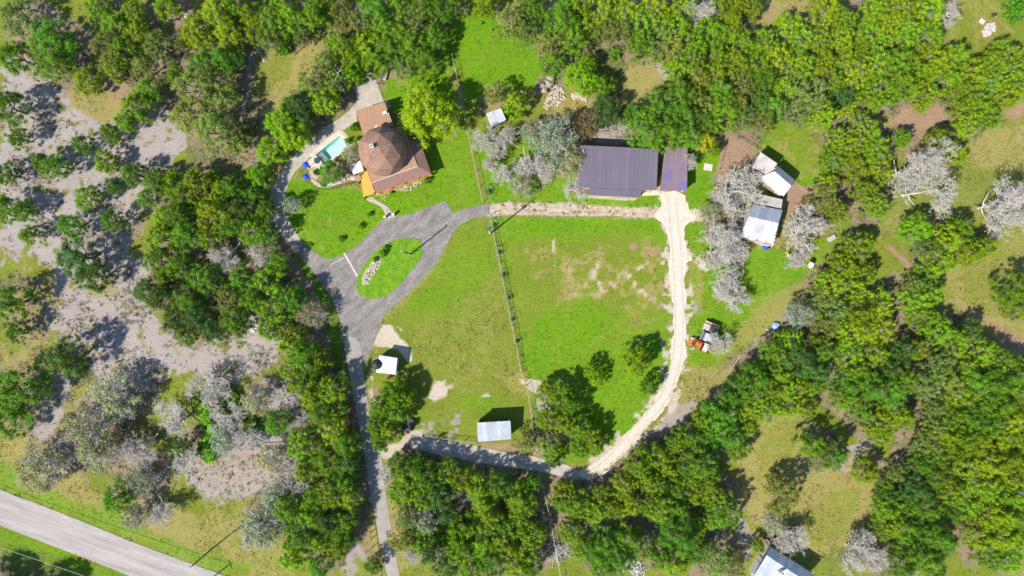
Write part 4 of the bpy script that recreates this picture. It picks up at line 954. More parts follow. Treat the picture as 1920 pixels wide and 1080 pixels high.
MB().box((ch.x, ch.y, 10.12), (.28, .28, .06), .35).build('flue', M['black'], fb)
for (a, b_, h, s) in ((706, 238.5, 4.9, (.6, .45, .7)), (721.5, 211.5, 3.75, (.75, .5, .65)), (727, 212.5, 3.5, (.4, .3, .3))):
    p = W3(a, b_, h); MB().box((p.x, p.y, h - .1), s, .35).build('roof_vent', M['white'], house)

# --- orange deck with its boards
deck = thing('deck', 'orange stained wooden deck at the south-west corner of the dome house', 'deck')
D4 = [W3(676, 327, .62), W3(688.5, 321, .62), W3(703, 361, .62), W3(682, 371.5, .62)]
nb = 34
db = MB()
for i in range(nb):
    t0, t1 = i / nb, (i + .93) / nb
    z = Vector((0, 0, .008 * ((i * 7) % 3)))
    db.prism([lerp(D4[0], D4[3], t0) + z, lerp(D4[1], D4[2], t0) + z, lerp(D4[1], D4[2], t1) + z, lerp(D4[0], D4[3], t1) + z], ('t', .04))
tag(db.build('deck_boards', M['orangewood'], deck), kind='stuff')
fr = MB(); fr.prism([p - Vector((0, 0, .06)) for p in inset(D4, .08)], .01); fr.build('deck_frame', M['wood'], deck)
for i, (a, b_) in enumerate(((682.5, 370.5), (701.5, 361.5), (676.5, 328))):
    p = W3(a, b_, 1.0); MB().box((p.x, p.y, .6), (.16, .16, 1.2), .35).build('deck_post', M['rust'], deck)

def simple_building(name, label, cat, quads, wallm, h_in=.25, skip=(), group=None):
    """quads: (A,B,C,D,n,material[,ribs]) roof slopes given ridge A-B, eave D-C"""
    t = thing(name, label, cat, group=group)
    for q in quads:
        roof(t, *q[:4], q[4], q[5], ribs=q[6] if len(q) > 6 else 3)
    return t

# --- big plum barn
A, B, C, D = W3(1086, 272, 3.6), W3(1234.5, 279.5, 3.6), W3(1231, 357, 4.1), W3(1084, 351.5, 4.1)
barn = simple_building('barn', 'large barn with ribbed plum metal roof above the dirt track', 'barn', [(A, B, C, D, 17, M['purple'], 2)], M['cream'])
E, F_, G_, H_ = W3(1104.5, 352.6, 4.1), W3(1204, 356.4, 4.1), W3(1199.5, 371, 4.2), W3(1104, 366, 4.2)
roof(barn, E - Vector((0, 0, .02)), F_ - Vector((0, 0, .02)), G_ - Vector((0, 0, .0)), H_, 11, M['purple'], ribs=2)
bw = inset([A, B, C, D], .3); walls(barn, bw, M['cream'], .1)
bp = inset([E, F_, G_, H_], .25); walls(barn, bp, M['cream'], .1, skip=(0,))
cen = (bw[0] + bw[2]) / 2
opening(barn, bp[2], bp[3], cen, .3, 2.4, .02, 2.5, 'door', M['white'], M['wood'])
opening(barn, bp[2], bp[3], cen, .7, 1.4, 1.2, 1.0, 'window', M['glass'], M['white'])
for t in (.3, .7): opening(barn, bw[3], bw[0], cen, t, 1.2, 1.2, 1.0, 'window', M['glass'], M['white'])
rv = W3(1094, 282.5, 3.8); MB().lathe((rv.x, rv.y, 3.6), [(.1, 0), (.1, .35), (.16, .36), (.05, .5)], 8).build('roof_vent', M['white'], barn)
pt = MB(); pt.prism([W3(1204, 357, .06), W3(1238, 357, .06), W3(1238, 366, .06), W3(1204, 367, .06)], .0); pt.build('apron', M['patio'], barn)

# --- carport
A, B, C, D = W3(1249.5, 273.5, 3.0), W3(1289, 274, 3.0), W3(1288.5, 358, 3.3), W3(1237, 357.5, 3.3)
cp = simple_building('carport', 'narrow carport with brown-plum ribbed roof east of the plum barn', 'carport', [(A, B, C, D, 5, M['purple2'], 4)], M['cream'])
for (x0, x1, y0, y1) in ((.08, .36, .54, .80), (.66, .99, .80, .985)):
    def uv(u, v): return lerp(lerp(A, B, u), lerp(D, C, u), v) + Vector((0, 0, .055))
    b = MB(); b.prism([uv(x0, y0), uv(x1, y0), uv(x1, y1), uv(x0, y1)], ('t', .02)); tag(b.build('roof_patch', M['purple3'], cp), "bluish replacement roof sheet")
cw = inset([A, B, C, D], .3); walls(cp, cw, M['cream'], .1, skip=(2,))
for t in (.02, .5, .98):
    p = lerp(cw[2], cw[3], t); MB().box((p.x, p.y, 1.55), (.15, .15, 3.1)).build('post', M['cream'], cp)

# --- white gabled shed with tan lean-to
r0, r1 = W3(1452, 321, 4.2), W3(1483.5, 348.5, 4.2)
ws = simple_building('shed', 'white gabled shed with grey north slope beside the garden plot', 'shed',
    [(r0, r1, W3(1469, 368, 3.2), W3(1426, 331.5, 3.2), 5, M['whiteroof'], 2), (r0 + Vector((0, 0, .01)), r1 + Vector((0, 0, .01)), W3(1489.5, 337, 3.3), W3(1456, 309.5, 3.3), 5, M['galvdark'], 4)], M['white'])
wq = inset([W3(1426, 331.5, 3.2), W3(1469, 368, 3.2), W3(1489.5, 337, 3.3), W3(1456, 309.5, 3.3)], .3); walls(ws, wq, M['white'], .1)
opening(ws, wq[0], wq[1], (wq[0] + wq[2]) / 2, .6, 1.6, .02, 2.1, 'door', M['wood'], M['white'])
tan = simple_building('shed', 'tan flat-roofed shed joined to the white gabled shed', 'shed',
    [(W3(1426, 285, 3.4), W3(1457.5, 306.5, 3.4), W3(1441, 330, 3.1), W3(1411, 313.5, 3.1), 4, M['tanroof'], 2)], M['wood'])
walls(tan, inset([W3(1426, 285, 3.4), W3(1457.5, 306.5, 3.4), W3(1441, 330, 3.1), W3(1411, 313.5, 3.1)], .25), M['greywood'], .1)
# --- white barn with the rusty eave
r0, r1 = W3(1405, 406, 4.6), W3(1460, 418.5, 4.6)
e0, e1 = W3(1387, 442.5, 3.3), W3(1450, 463.5, 3.3)
n0, n1 = W3(1412, 383, 3.4), W3(1467.5, 394, 3.4)
wb = simple_building('barn', 'white metal barn with rusty eave between two bare trees', 'barn', [(r0, r1, e1, e0, 7, M['whiteroof'], 2), (r0 + Vector((0, 0, .01)), r1 + Vector((0, 0, .01)), n1, n0, 7, M['galv'], 2)], M['white'])  # north slope's greyer metal puts its shade away from the sun into the colour
wq = inset([e0, e1, n1, n0], .3); walls(wb, wq, M['white'], .1)
re = MB()
rr = random.Random(3)
for i in range(22):
    t = (i + .2) / 22; L = rr.uniform(.1, .5)
    if 5 < i < 9: continue
    p, q = lerp(e0, e1, t), lerp(e0, e1, t + rr.uniform(.015, .035))
    u = (r0 - e0).normalized() * L
    re.prism([p + u + Vector((0, 0, .05)), q + u + Vector((0, 0, .05)), q + Vector((0, 0, .05)), p + Vector((0, 0, .05))], ('t', .04))
for i in range(5):
    t = .1 + i * .14; p, q = lerp(r1, e1, t + .25), lerp(r1, e1, t + .25 + rr.uniform(.04, .1)); u = (r0 - r1).normalized() * rr.uniform(.1, .25)
    re.prism([p + Vector((0, 0, .06)), p + u + Vector((0, 0, .06)), q + u + Vector((0, 0, .06)), q + Vector((0, 0, .06))], ('t', .04))
tag(re.build('rust_flakes', M['rust'], wb), kind='stuff')
lq = [W3(1422, 363.5, 2.7), W3(1467.5, 374, 2.7), W3(1465, 392, 2.9), W3(1416, 381, 2.9)]
roof(wb, *lq, 5, M['tanroof'], ribs=2, name='lean_to_panel'); walls(wb, inset(lq, .25), M['greywood'], .1, skip=(2,))
p = W3(1438, 463.5, 1.0)
tag(MB().rock((p.x, p.y, .35), (.75, .45, .6), rr).build('tarp_bundle', M['blue']), 'blue tarp bundle under the rusty barn eave', 'tarp')

# --- pump house and water tank
ph_ = simple_building('pump_house', 'small white-roofed pump house beside the black water tank', 'pump house',
    [(W3(711, 666, 2.9), W3(745, 671.5, 2.9), W3(742, 702.5, 2.6), W3(705, 698.5, 2.6), 4, M['galv'], 3)], M['cream'])
pq = inset([W3(711, 666, 2.9), W3(745, 671.5, 2.9), W3(742, 702.5, 2.6), W3(705, 698.5, 2.6)], .25); walls(ph_, pq, M['galv'], .1)
opening(ph_, pq[1], pq[2], (pq[0] + pq[2]) / 2, .5, .9, .02, 2.0, 'door', M['wood'], M['white'])
tk = thing('water_tank', 'round black water tank against the white pump house', 'tank', W3(712, 680, 0))
MB().lathe((0, 0, 0), [(.94, 0), (.94, 2.7), (.9, 2.95), (.5, 3.35), (.28, 3.45)], 24).build('tank_body', M['black'], tk)
MB().lathe((0, 0, 3.45), [(.27, 0), (.27, .1), (.2, .16)], 14).build('lid', M['black'], tk)
for i in range(10):
    a = i * .628; MB().tube([(.5 * math.cos(a), .5 * math.sin(a), 3.37), (.91 * math.cos(a), .91 * math.sin(a), 2.98), (.96 * math.cos(a), .96 * math.sin(a), .1)], .035, 5).build('rib', M['darkmetal'], tk)
pad = MB().lathe((0, 0, 0), [(1.12, .0), (1.12, .12)], 20).build('tank_pad', M['concrete'], tk)
p = W3(728, 708.5, .7)
bx = thing('well_box', 'small wooden well cover box below the pump house', 'box', (p.x, p.y, 0), .6)
MB().box((0, 0, .35), (.9, .5, .7)).build('box_body', M['wood'], bx); MB().box((0, 0, .74), (1.0, .6, .06), 0, .08).build('lid', M['rust'], bx)

# --- small white shed behind the bare trees
q = [W3(911, 213, 2.6), W3(939.5, 202.5, 2.6), W3(949, 225, 2.3), W3(921, 237.5, 2.3)]
sw = simple_building('shed', 'small square white-roofed shed among bare grey trees', 'shed', [(*q, 4, M['whiteroof'], 1)], M['white'])
walls(sw, inset(q, .2), M['greywood'], .1); iw = inset(q, .2); opening(sw, iw[2], iw[3], (iw[0] + iw[2]) / 2, .5, .9, .02, 1.9, 'door', M['wood'], M['white'])

# --- open shed with pale metal roof
q = [W3(894.5, 792.5, 3.4), W3(957, 789, 3.4), W3(959, 823.5, 2.9), W3(896, 828.5, 2.9)]
os_ = simple_building('loafing_shed', 'open-fronted shed with pale blue-white metal roof above the lower road', 'shed', [(*q, 7, M['galv'], 4)], M['galv'])
sq = inset(q, .25); walls(os_, sq, M['galv'], .1, skip=(0,))
for t in (.02, .34, .67, .98):
    p = lerp(sq[0], sq[1], t); MB().box((p.x, p.y, 1.65), (.14, .14, 3.3)).build('post', M['wood'], os_)

# --- house with the pale blue roof at the bottom edge
r0, r1 = W3(1437.5, 1041, 5.0), W3(1520, 1096, 5.0)
bh = simple_building('blue_roof_house', 'house with pale blue metal roof at the bottom edge of the photo', 'house',
    [(r0, r1, W3(1535, 1083.5, 3.6), W3(1445.5, 1026, 3.6), 8, M['galv'], 3), (r0 + Vector((0, 0, .01)), r1 + Vector((0, 0, .01)), W3(1492, 1130, 3.3), W3(1412, 1082, 3.3), 8, M['galv'], 1)], M['white'])
bq = inset([W3(1445.5, 1026, 3.4), W3(1535, 1083.5, 3.4), W3(1492, 1130, 3.3), W3(1412, 1082, 3.3)], .35); walls(bh, bq, M['white'], .1)
p = W3(1467, 1075, 5.8); MB().box((p.x, p.y, 4.9), (.7, .6, 2.1), .6).build('chimney', M['white'], bh); MB().box((p.x, p.y, 5.98), (.35, .3, .08), .6).build('flue', M['rust'], bh.children[-1])
pd = MB(); pd.prism([W3(1428, 1045, .7), W3(1434, 1049, .7), W3(1417, 1080, .7), W3(1408, 1078, .7)], .02); pd.build('porch', M['patio'], bh)
dk = MB()
for i in range(9):
    a, b_ = W3(1442, 1017 + 0, .7), W3(1428, 1040, .7); t0, t1 = i / 9, (i + .9) / 9
    u = W3(1449, 1021, .7) - a
    dk.prism([lerp(a, b_, t0), lerp(a, b_, t0) + u, lerp(a, b_, t1) + u, lerp(a, b_, t1)], ('t', .05))
tag(dk.build('deck_boards', M['wood'], bh), kind='stuff')
opening(bh, bq[3], bq[0], (bq[0] + bq[2]) / 2, .5, .9, .7, 2.1, 'door', M['white'], M['wood'])
for i in range(4):
    p = W3(1440 - i * 3.5, 1012 + 0 - i * 1.5 + 4, .5 - i * .12); MB().box((p.x, p.y, .25 - i * .06), (.32, 1.2, .5 - i * .12), .5).build('step', M['wood'], bh)

# --- swimming pool
pool = thing('swimming_pool', 'rectangular turquoise swimming pool beside the dome house', 'pool')
pm = [Vector((*p, 0)) for p in poolm]
pc_ = sum(pm, Vector()) / 4
def off(d): return [p + ((p - pc_).normalized()) * d for p in pm]
ax_u = (pm[1] - pm[0]).normalized(); ax_v = (pm[2] - pm[1]).normalized()
fl = MB(); fl.prism([p + Vector((0, 0, -1.5)) for p in off(.0)], ('t', .1)); fl.build('pool_floor', M['pool'], pool)
wl = MB()
o_, i_ = off(.12), off(.0)
for i in range(4):
    j = (i + 1) % 4
    wl.prism([i_[i] + Vector((0, 0, .06)), i_[j] + Vector((0, 0, .06)), o_[j] + Vector((0, 0, .06)), o_[i] + Vector((0, 0, .06))], -1.6)
wl.build('pool_wall', M['pool'], pool)
wt = MB(); wt.add([p + Vector((0, 0, -.12)) for p in off(.0)], [(0, 1, 2, 3)]); wt.build('water', M['water'], pool)
L_u = (pm[1] - pm[0]).length; L_v = (pm[2] - pm[1]).length
for i in range(4):
    c = pm[0] + ax_u * (.02 + .28 * i + .14) + ax_v * (L_v / 2) + Vector((0, 0, -.2 - .17 * i - .35))
    MB().box(c, (.26, L_v * .96, .7), math.atan2(ax_u.y, ax_u.x)).build('step', M['white'], pool)
for i in range(4):
    j = (i + 1) % 4
    wds = (.95, .75, .5, .9)
    a, b_ = i_[i], i_[j]
    d = (b_ - a).normalized(); n = Vector((d.y, -d.x, 0))
    if n.dot(a - pc_) < 0: n = -n
    k = MB(); k.prism([a + Vector((0, 0, .09)) - d * .9 * (i % 2), b_ + Vector((0, 0, .09)) + d * .75 * (i % 2), b_ + n * wds[i] + d * .75 * (i % 2) + Vector((0, 0, .09)), a + n * wds[i] - d * .9 * (i % 2) + Vector((0, 0, .09))], .0); k.build('coping', M['patio'], pool)
sheet('pool_patio', [ragged([(572, 308), (587, 292), (600, 305), (610, 317), (602, 321), (594, 314), (585, 313), (578, 320)], .03)], .06, M['patio'], 'white concrete patio at the steps end of the pool', .06)
sheet('terrace', [ragged([(636, 246), (643, 243), (658, 262), (653, 275), (650, 270)], .05)], .07, M['tan_stone'], 'tan flagstone terrace at the far end of the pool', .07)
sheet('garden_path', [ragged([(578, 318), (584, 316), (590, 335), (600, 345), (625, 342), (640, 336), (655, 325), (668, 332), (668, 340), (655, 336), (640, 344), (620, 350), (596, 352), (583, 340)], .2)], .05, M['stone'], 'pale stone path round the pool garden', .05)
sheet('pool_bed', [ragged([(584, 310), (597, 318), (598, 332), (592, 338), (584, 330), (577, 318)], .05)], .04, M['tan_stone'], 'tan gravel bed beside the pool patio', .04)
# ---------------------------------------------------------------- fences
def fence(name, label, pts, every=3.0, h=1.3, wires=(.35, .7, 1.05), top=.034, pm_=None, wm=None, cat='fence', post_r=.06, group=None):
    t = thing(name, label, cat, group=group)
    P = [W3(a, b, 0) for a, b in pts]
    pos = []
    for a, b in zip(P[:-1], P[1:]):
        n = max(1, round((b - a).length / every))
        pos += [lerp(a, b, k / n) for k in range(n)]
    pos.append(P[-1])
    pb = MB().tube([(0, 0, -.1), (0, 0, h)], [post_r, post_r * .9], 6)
    first = None
    for p in pos:
        if first is None: first = pb.build('post', pm_ or M['post'], t); o = first
        else: o = copy_of(first, t)
        o.location = p; o.rotation_euler = (RNG.uniform(-.03, .03), RNG.uniform(-.03, .03), RNG.uniform(0, 3))
    for z in wires:
        MB().tube([p + Vector((0, 0, z)) for p in P], .014, 4).build('wire', wm or M['wire'], t)
    if top: MB().tube([p + Vector((0, 0, h + .02)) for p in P], top, 5).build('rail', pm_ or M['post'], t)
    return t
fence('wire_fence', 'wire fence running up from the asphalt drive past the lime tree', [(848, 105), (868, 195), (874, 235), (905, 380)])
fence('wire_fence', 'wire fence with hooped cages dividing the two paddocks', [(919, 405), (978, 700), (985, 715)])
fence('wire_fence', 'wire fence between the open shed and the cedar clump', [(987, 722), (995, 765), (1003, 850)])
fence('wire_fence', 'pale wire fence passing between the lower cedar woods to the bottom edge', [(1011, 885), (1028, 955), (1052, 1085)], top=.05)
fence('wire_fence', 'short wire fence along the top of the lower gravel road', [(800, 815), (850, 823), (893, 829)], 2.5)
fence('garden_fence', 'low fence round the brown garden plot', [(1345, 322), (1361, 248), (1414, 281), (1410, 312)], 2.0, 1.1, (.4, .75), .035, M['wood'])
fence('garden_fence', 'fence from the garden plot past the gabled shed', [(1414, 281), (1426, 287), (1490, 345), (1512, 362)], 2.5, 1.1, (.4, .75), .03, M['wood'])
fence('rail_fence', 'wooden rail fence on the west side of the lower drive', [(692, 975), (697, 1010), (703, 1055), (707, 1085)], 1.4, 1.3, (), .06, M['wood'], post_r=.08)
fence('rail_fence', 'wooden rail fence on the east side of the lower drive', [(733, 925), (741, 965), (747, 990)], 1.4, 1.3, (), .06, M['wood'], post_r=.08)
fence('pool_fence', 'curved black iron fence round the pool garden', [(566, 322), (578, 341), (597, 355), (618, 356), (640, 351), (668, 343)], .8, 1.2, (.2, 1.1), .03, M['darkmetal'], M['darkmetal'], post_r=.03)
fence('timber_edging', 'low dark timber rails edging the path above the dry meadow', [(600, 55), (577, 82), (554, 103), (545, 97)], 1.6, .45, (), .06, M['rust'], post_r=.06)
fence('rail_fence', 'long pale fallen rail beside the gravel road meadow', [(1366, 697), (1388, 665)], 3, .35, (), .08, M['post'], post_r=.06)
fence('rail_fence', 'orange wooden rail below the white barn', [(1468, 474), (1487, 487)], 2, .8, (), .09, M['orangewood'], post_r=.06)
fence('yard_fence', 'thin yard fence beside the round satellite dish', [(1487, 487), (1515, 503), (1540, 515)], 2, 1.1, (.4, .8), .03, M['post'])

# wire cages along the fence, each with a young plant
sap_mesh = None
for i, (a, b) in enumerate([(915.5, 361), (924.5, 422), (935, 472), (943, 514), (952, 557), (960.5, 597), (969.5, 638)]):
    o_names = ["beside the upper wire fence, above the dirt track", "next to the transformer pole", "first below the transformer pole", "second below the transformer pole", "third below the transformer pole", "fourth below the transformer pole", "last one down the paddock fence"]
    p = W3(a, b, 0)
    R = (.95, .85, .74, .74, .72, .7, .66)[i]
    cg = thing('wire_cage', 'round wire hoop cage ' + o_names[i], 'cage', p, 0, 'wire cages along the paddock fence')
    for z in (.05, .7, 1.35): MB().ring((0, 0, z), R, .03 if z > 1 else .012, 28, 5).build('hoop', M['hoop'], cg)
    for k in range(12):
        t = k * math.pi / 6
        MB().tube([(R * math.cos(t), R * math.sin(t), 0), (R * math.cos(t), R * math.sin(t), 1.35)], .009, 4).build('upright', M['silver'], cg)

# ---------------------------------------------------------------- poles and cables
def pole(label, base, h, arm_rot=0.4, light=False, transformer=False, r=.15, arms=1):
    t = thing('utility_pole' if not light else 'yard_light', label, 'pole' if not light else 'light pole', (*base, 0))
    MB().tube([(0, 0, -.2), (0, 0, h)], [r, r * .7], 10).build('shaft', M['pole'], t)
    if not light:
        for k in range(arms):
            MB().box((0, 0, h - .4 - .7 * k), (1.5 - .4 * k, .1, .12), arm_rot).build('crossarm', M['pole'], t)
        for s in (-1, 1):
            MB().lathe((s * .6 * math.cos(arm_rot), s * .6 * math.sin(arm_rot), h - .34), [(.05, 0), (.07, .1), (.03, .18)], 8).build('insulator', M['white'], t)
    else:
        MB().tube([(0, 0, h - .1), (-.1, .06, h + .1), (-.22, .12, h + .05)], .03, 6).build('lamp_arm', M['silver'], t)
        MB().lathe((-.24, .13, h - .12), [(.12, 0), (.13, .08), (.05, .16)], 12).build('lamp_head', M['white'], t)
        MB().box((-.05, -.12, 1.5), (.3, .2, .45)).build('meter_box', M['silver'], t)
    if transformer:
        MB().lathe((.28, .2, h * .70), [(.22, 0), (.24, .05), (.24, .8), (.1, .92)], 12).build('transformer', M['silver'], t)
        MB().box((-.25, 0, 1.4), (.25, .4, .8)).build('meter_box', M['white'], t)
    return t
pole('dark utility pole standing beside the public road', W(396, 1030), 7.6, .5)
pole('tall yard light pole on the grass island', W(770.5, 476.5), 9.0, light=True)
pole('utility pole with grey transformer on the paddock fence', W(921, 437), 10.6, .7, transformer=True)
pole('utility pole beyond the bottom left corner carrying the cable', W(-150, 978, 8.1), 8.4, 1.9)
pole('utility pole below the bottom edge carrying the cable', W(330, 1144, 8.1), 8.4, 1.9)
c0 = Vector((*W(-150, 978, 8.1), 8.1)); c1 = Vector((*W(330, 1144, 8.1), 8.1))
cb = MB().tube([lerp(c0, c1, k / 10) - Vector((0, 0, .6 * (1 - (k / 5 - 1) ** 2))) for k in range(11)], .035, 5).build('power_cable', M['wire'])
tag(cb, 'thin pale overhead cable across the bottom left corner', 'cable')

# ---------------------------------------------------------------- orange backhoe, trailers
def wheel(parent, c, r, w, rz):
    Mx = Matrix.Rotation(rz, 3, 'Z') @ Matrix.Rotation(math.pi / 2, 3, 'X')
    o = MB().lathe(c, [(r * .55, -w / 2), (r * .92, -w / 2), (r, -w * .3), (r, w * .3), (r * .92, w / 2), (r * .55, w / 2)], 16, Mx).build('wheel', M['tyre'], parent)
    MB().lathe(c, [(r * .5, -w * .42), (r * .54, 0), (r * .5, w * .42)], 12, Mx).build('rim', M['white'], o)
    return o
bk = thing('backhoe', 'orange backhoe with white cab roof beside the gravel road', 'backhoe', W3(1313, 648, 0), math.radians(-24))
bk.scale = (.82, .82, .9)
# local x: forward is -x (bucket points to the road)
MB().box((-.2, 0, .85), (3.0, .8, .5)).build('chassis', M['darkmetal'], bk)
MB().box((-1.0, 0, 1.35), (1.5, 1.0, .75), taper=.9).build('hood', M['orange'], bk)
MB().box((-1.75, 0, 1.25), (.1, .85, .7)).build('grille', M['darkmetal'], bk)
MB().lathe((-1.1, .2, 1.7), [(.05, 0), (.05, .6), (.03, .62)], 8).build('exhaust', M['darkmetal'], bk)
for s in (-1, 1):
    wheel(bk, (-1.35, s * .75, .45), .45, .35, 0)
    wheel(bk, (.75, s * .85, .72), .72, .48, 0)
    MB().box((.75, s * .85, 1.5), (1.1, .5, .08)).build('fender', M['orange'], bk)
    MB().tube([(-.2, s * .72, 1.5), (-1.4, s * .78, 1.4), (-2.2, s * .78, .55)], .1, 6).build('loader_arm', M['orange'], bk)
for x in (-.15, 1.15):
    for s in (-1, 1): MB().box((x, s * .62, 1.95), (.08, .08, 1.3)).build('cab_post', M['darkmetal'], bk)
MB().box((.45, 0, 2.62), (1.0, 1.75, .1)).build('cab_roof', M['white'], bk)
MB().box((.55, 0, 1.45), (.5, .5, .5)).build('seat', M['black'], bk)
b = MB(); b.prism([(-2.2, -1.05, .75), (-2.2, 1.05, .75), (-2.75, 1.05, .35), (-2.75, -1.05, .35)], .12); b.build('loader_bucket', M['orange'], bk)
MB().box((-2.5, .75, .62), (.7, .35, .1), .5).build('bucket_guard', M['white'], bk)
MB().box((1.45, 0, .9), (.25, 1.5, .5)).build('backhoe_frame', M['orange'], bk)
MB().tube([(1.5, -.1, 1.1), (2.4, -.3, 1.9), (3.0, -.4, 1.7)], [.17, .15, .12], 6).build('boom', M['orange'], bk)
MB().tube([(3.0, -.4, 1.75), (2.1, .25, .9)], [.13, .1], 6).build('dipper_stick', M['orange'], bk)
b = MB(); b.prism([(1.8, .1, .9), (2.2, .05, .95), (2.25, .55, .9), (1.85, .6, .85)], .3); b.build('digging_bucket', M['rust'], bk)
MB().tube([(1.3, -.9, .8), (2.3, -1.05, .15)], .08, 5).build('stabiliser', M['rust'], bk)
MB().tube([(1.3, .9, .8), (2.2, 1.1, .15)], .08, 5).build('stabiliser', M['rust'], bk)

tr = thing('box_trailer', 'grey-white covered trailer between the backhoe and the flatbed', 'trailer', W3(1327, 634, 0), math.radians(-24))
MB().box((.1, 0, .72), (3.1, 1.75, .14)).build('trailer_bed', M['darkmetal'], tr)
MB().box((.2, 0, 1.2), (2.7, 1.55, .85), taper=.96).build('cargo_box', M['silver'], tr)
MB().box((.2, 0, 1.68), (2.62, 1.48, .08)).build('lid', M['whiteroof'], tr)
MB().box((-1.6, 0, 1.15), (.08, 1.7, .75)).build('headboard', M['silver'], tr)
MB().tube([(-1.5, 0, .65), (-2.3, 0, .5)], .06, 5).build('hitch', M['darkmetal'], tr)
for s in (-1, 1): wheel(tr, (.3, s * .92, .35), .35, .22, 0)
fb = thing('flatbed_trailer', 'brown plank flatbed trailer nearest the gravel road, above the backhoe', 'trailer', W3(1332, 614, 0), math.radians(-22))
for i in range(6):
    MB().box((-.1, -.72 + .29 * i, .78 + .01 * (i % 2)), (2.9, .27, .07)).build('plank', M['tanroof'] if i != 4 else M['rust'], fb)
MB().box((.5, -.1, 1.0), (1.6, 1.2, .35), .1).build('load', M['darkmetal'], fb)
MB().box((0, 0, .62), (2.9, 1.5, .16)).build('trailer_frame', M['rust'], fb)
MB().box((.2, .85, .95), (2.2, .08, .3)).build('side_rail', M['rust'], fb)
for s in (-1, 1): wheel(fb, (.2, s * .95, .34), .34, .22, 0)
p = W3(1297.5, 653, 0)
MB().box((0, 0, .22), (.7, .45, .42), .3).build('tool_chest', M['silver']); o = bpy.context.scene.collection.objects[-1]
o.location = p; tag(o, 'pale tool chest on the grass below the backhoe bucket', 'chest')

tt = thing('utility_trailer', 'rusty dark utility trailer half hidden under trees by the drive', 'trailer', W3(766, 797, 0), math.radians(70))
MB().box((0, 0, .6), (2.6, 1.4, .1)).build('trailer_bed', M['darkmetal'], tt)
for s in (-1, 1):
    MB().box((0, s * .72, .85), (2.6, .06, .4)).build('side_rail', M['rust'], tt); wheel(tt, (-.1, s * .88, .34), .34, .22, 0)
MB().tube([(-1.3, 0, .55), (-2.2, 0, .45)], .05, 5).build('hitch', M['rust'], tt)

# ---------------------------------------------------------------- pool garden, yard and field items
def umbrella(label, c, rz):
    t = thing('patio_umbrella', label, 'umbrella', (*W(*c), 0), rz, 'blue patio umbrellas by the pool')
    MB().tube([(0, 0, 0), (0, 0, 2.5)], .03, 6).build('pole', M['white'], t)
    MB().lathe((0, 0, 0), [(.3, 0), (.3, .08)], 12).build('base', M['darkmetal'], t)
    b = MB(); n = 8
    pts = [(.62 * math.cos(k * math.pi / 4), .62 * math.sin(k * math.pi / 4), 2.1) for k in range(n)]
    low = [(.60 * math.cos(k * math.pi / 4), .60 * math.sin(k * math.pi / 4), 2.02) for k in range(n)]
    b.add([(0, 0, 2.5)] + pts + low, [(0, 1 + k, 1 + (k + 1) % n) for k in range(n)] + [(1 + k, 9 + k, 9 + (k + 1) % n, 1 + (k + 1) % n) for k in range(n)])
    b.build('canopy', M['blue'], t)
umbrella('blue patio umbrella nearer the pool steps', (580, 313), .2)
umbrella('blue patio umbrella standing by the curved iron fence', (580, 335), .6)
sp = thing('spa', 'square white spa cover between the dome and the pool trees', 'spa', W3(671, 316, 0), math.radians(20))
MB().box((0, 0, .4), (2.0, 1.9, .8)).build('cabinet', M['wood'], sp)
for s in (-1, 1): MB().box((s * .53, 0, .86), (1.04, 2.05, .12), 0, 0, s * .02).build('cover_half', M['white'], sp)
rt = thing('round_table', 'round brown table on the stone path beside the orange deck', 'table', W3(673, 335.5, 0))
MB().lathe((0, 0, .7), [(.55, 0), (.6, .03), (.6, .08)], 18).build('table_top', M['wood'], rt)
MB().lathe((0, 0, 0), [(.3, 0), (.08, .1), (.08, .7)], 10).build('pedestal', M['wood'], rt)
for k in range(3):
    a = k * 2.1 + .4; MB().lathe((.85 * math.cos(a), .85 * math.sin(a), 0), [(.2, 0), (.2, .42), (.22, .46)], 10).build('stool', M['rust'], rt)
for i, (a, b_) in enumerate(((634, 339.5), (645, 336.5))):
    p = W3(a, b_, 0)
    pl = thing('planter', ('larger white stone planter' if i == 0 else 'smaller white stone planter') + ' on the pool garden lawn', 'planter', p)
    MB().lathe((0, 0, 0), [(.2, 0), (.28, .3), (.3, .38), (.24, .38), (.2, .3)], 12).build('pot', M['patio'], pl)
for i, (a, b_) in enumerate(((723, 407.5), (739, 403))):
    p = W3(a, b_, 0)
    g = thing('gate_pillar', ('lower white stone pillar' if i == 0 else 'upper white stone pillar') + ' where the front walk meets the drive', 'pillar', p)
    MB().box((0, 0, .55), (.35, .35, 1.1)).build('shaft', M['stone'], g); MB().box((0, 0, 1.14), (.42, .42, .08)).build('cap', M['white'], g)
ds = thing('satellite_dish', 'round white satellite dish beside the bare tree', 'dish', W3(1513, 497, 0))
MB().tube([(0, 0, 0), (0, 0, 1.3)], .05, 6).build('mast', M['silver'], ds)
Md = Matrix.Rotation(.35, 3, 'X')
MB().lathe((0, 0, 1.4), [(.05, 0), (.3, .04), (.55, .16), (.58, .2), (.54, .19), (.3, .08), (.04, .04)], 18, Md).build('reflector', M['white'], ds)
MB().tube([(0, .2, 1.45), (0, -.15, 2.0)], .02, 5).build('feed_arm', M['darkmetal'], ds)
bs = thing('bench', 'pale wooden bench slab in the clearing beside the cedars', 'bench', W3(1557, 447, 0), .5)
for k in range(3): MB().box((0, -.3 + .3 * k, .46), (1.6, .27, .07)).build('plank', M['tanroof'], bs)
for s in (-1, 1): MB().box((s * .6, 0, .21), (.1, .7, .42)).build('leg', M['wood'], bs)
sb = tag(MB().box((0, 0, .05), (1.6, 1.3, .1), -.15).build('slab', M['patio']), 'square white concrete slab beside the garden plot', 'slab'); sb.location = W3(1327.5, 313.5, 0)
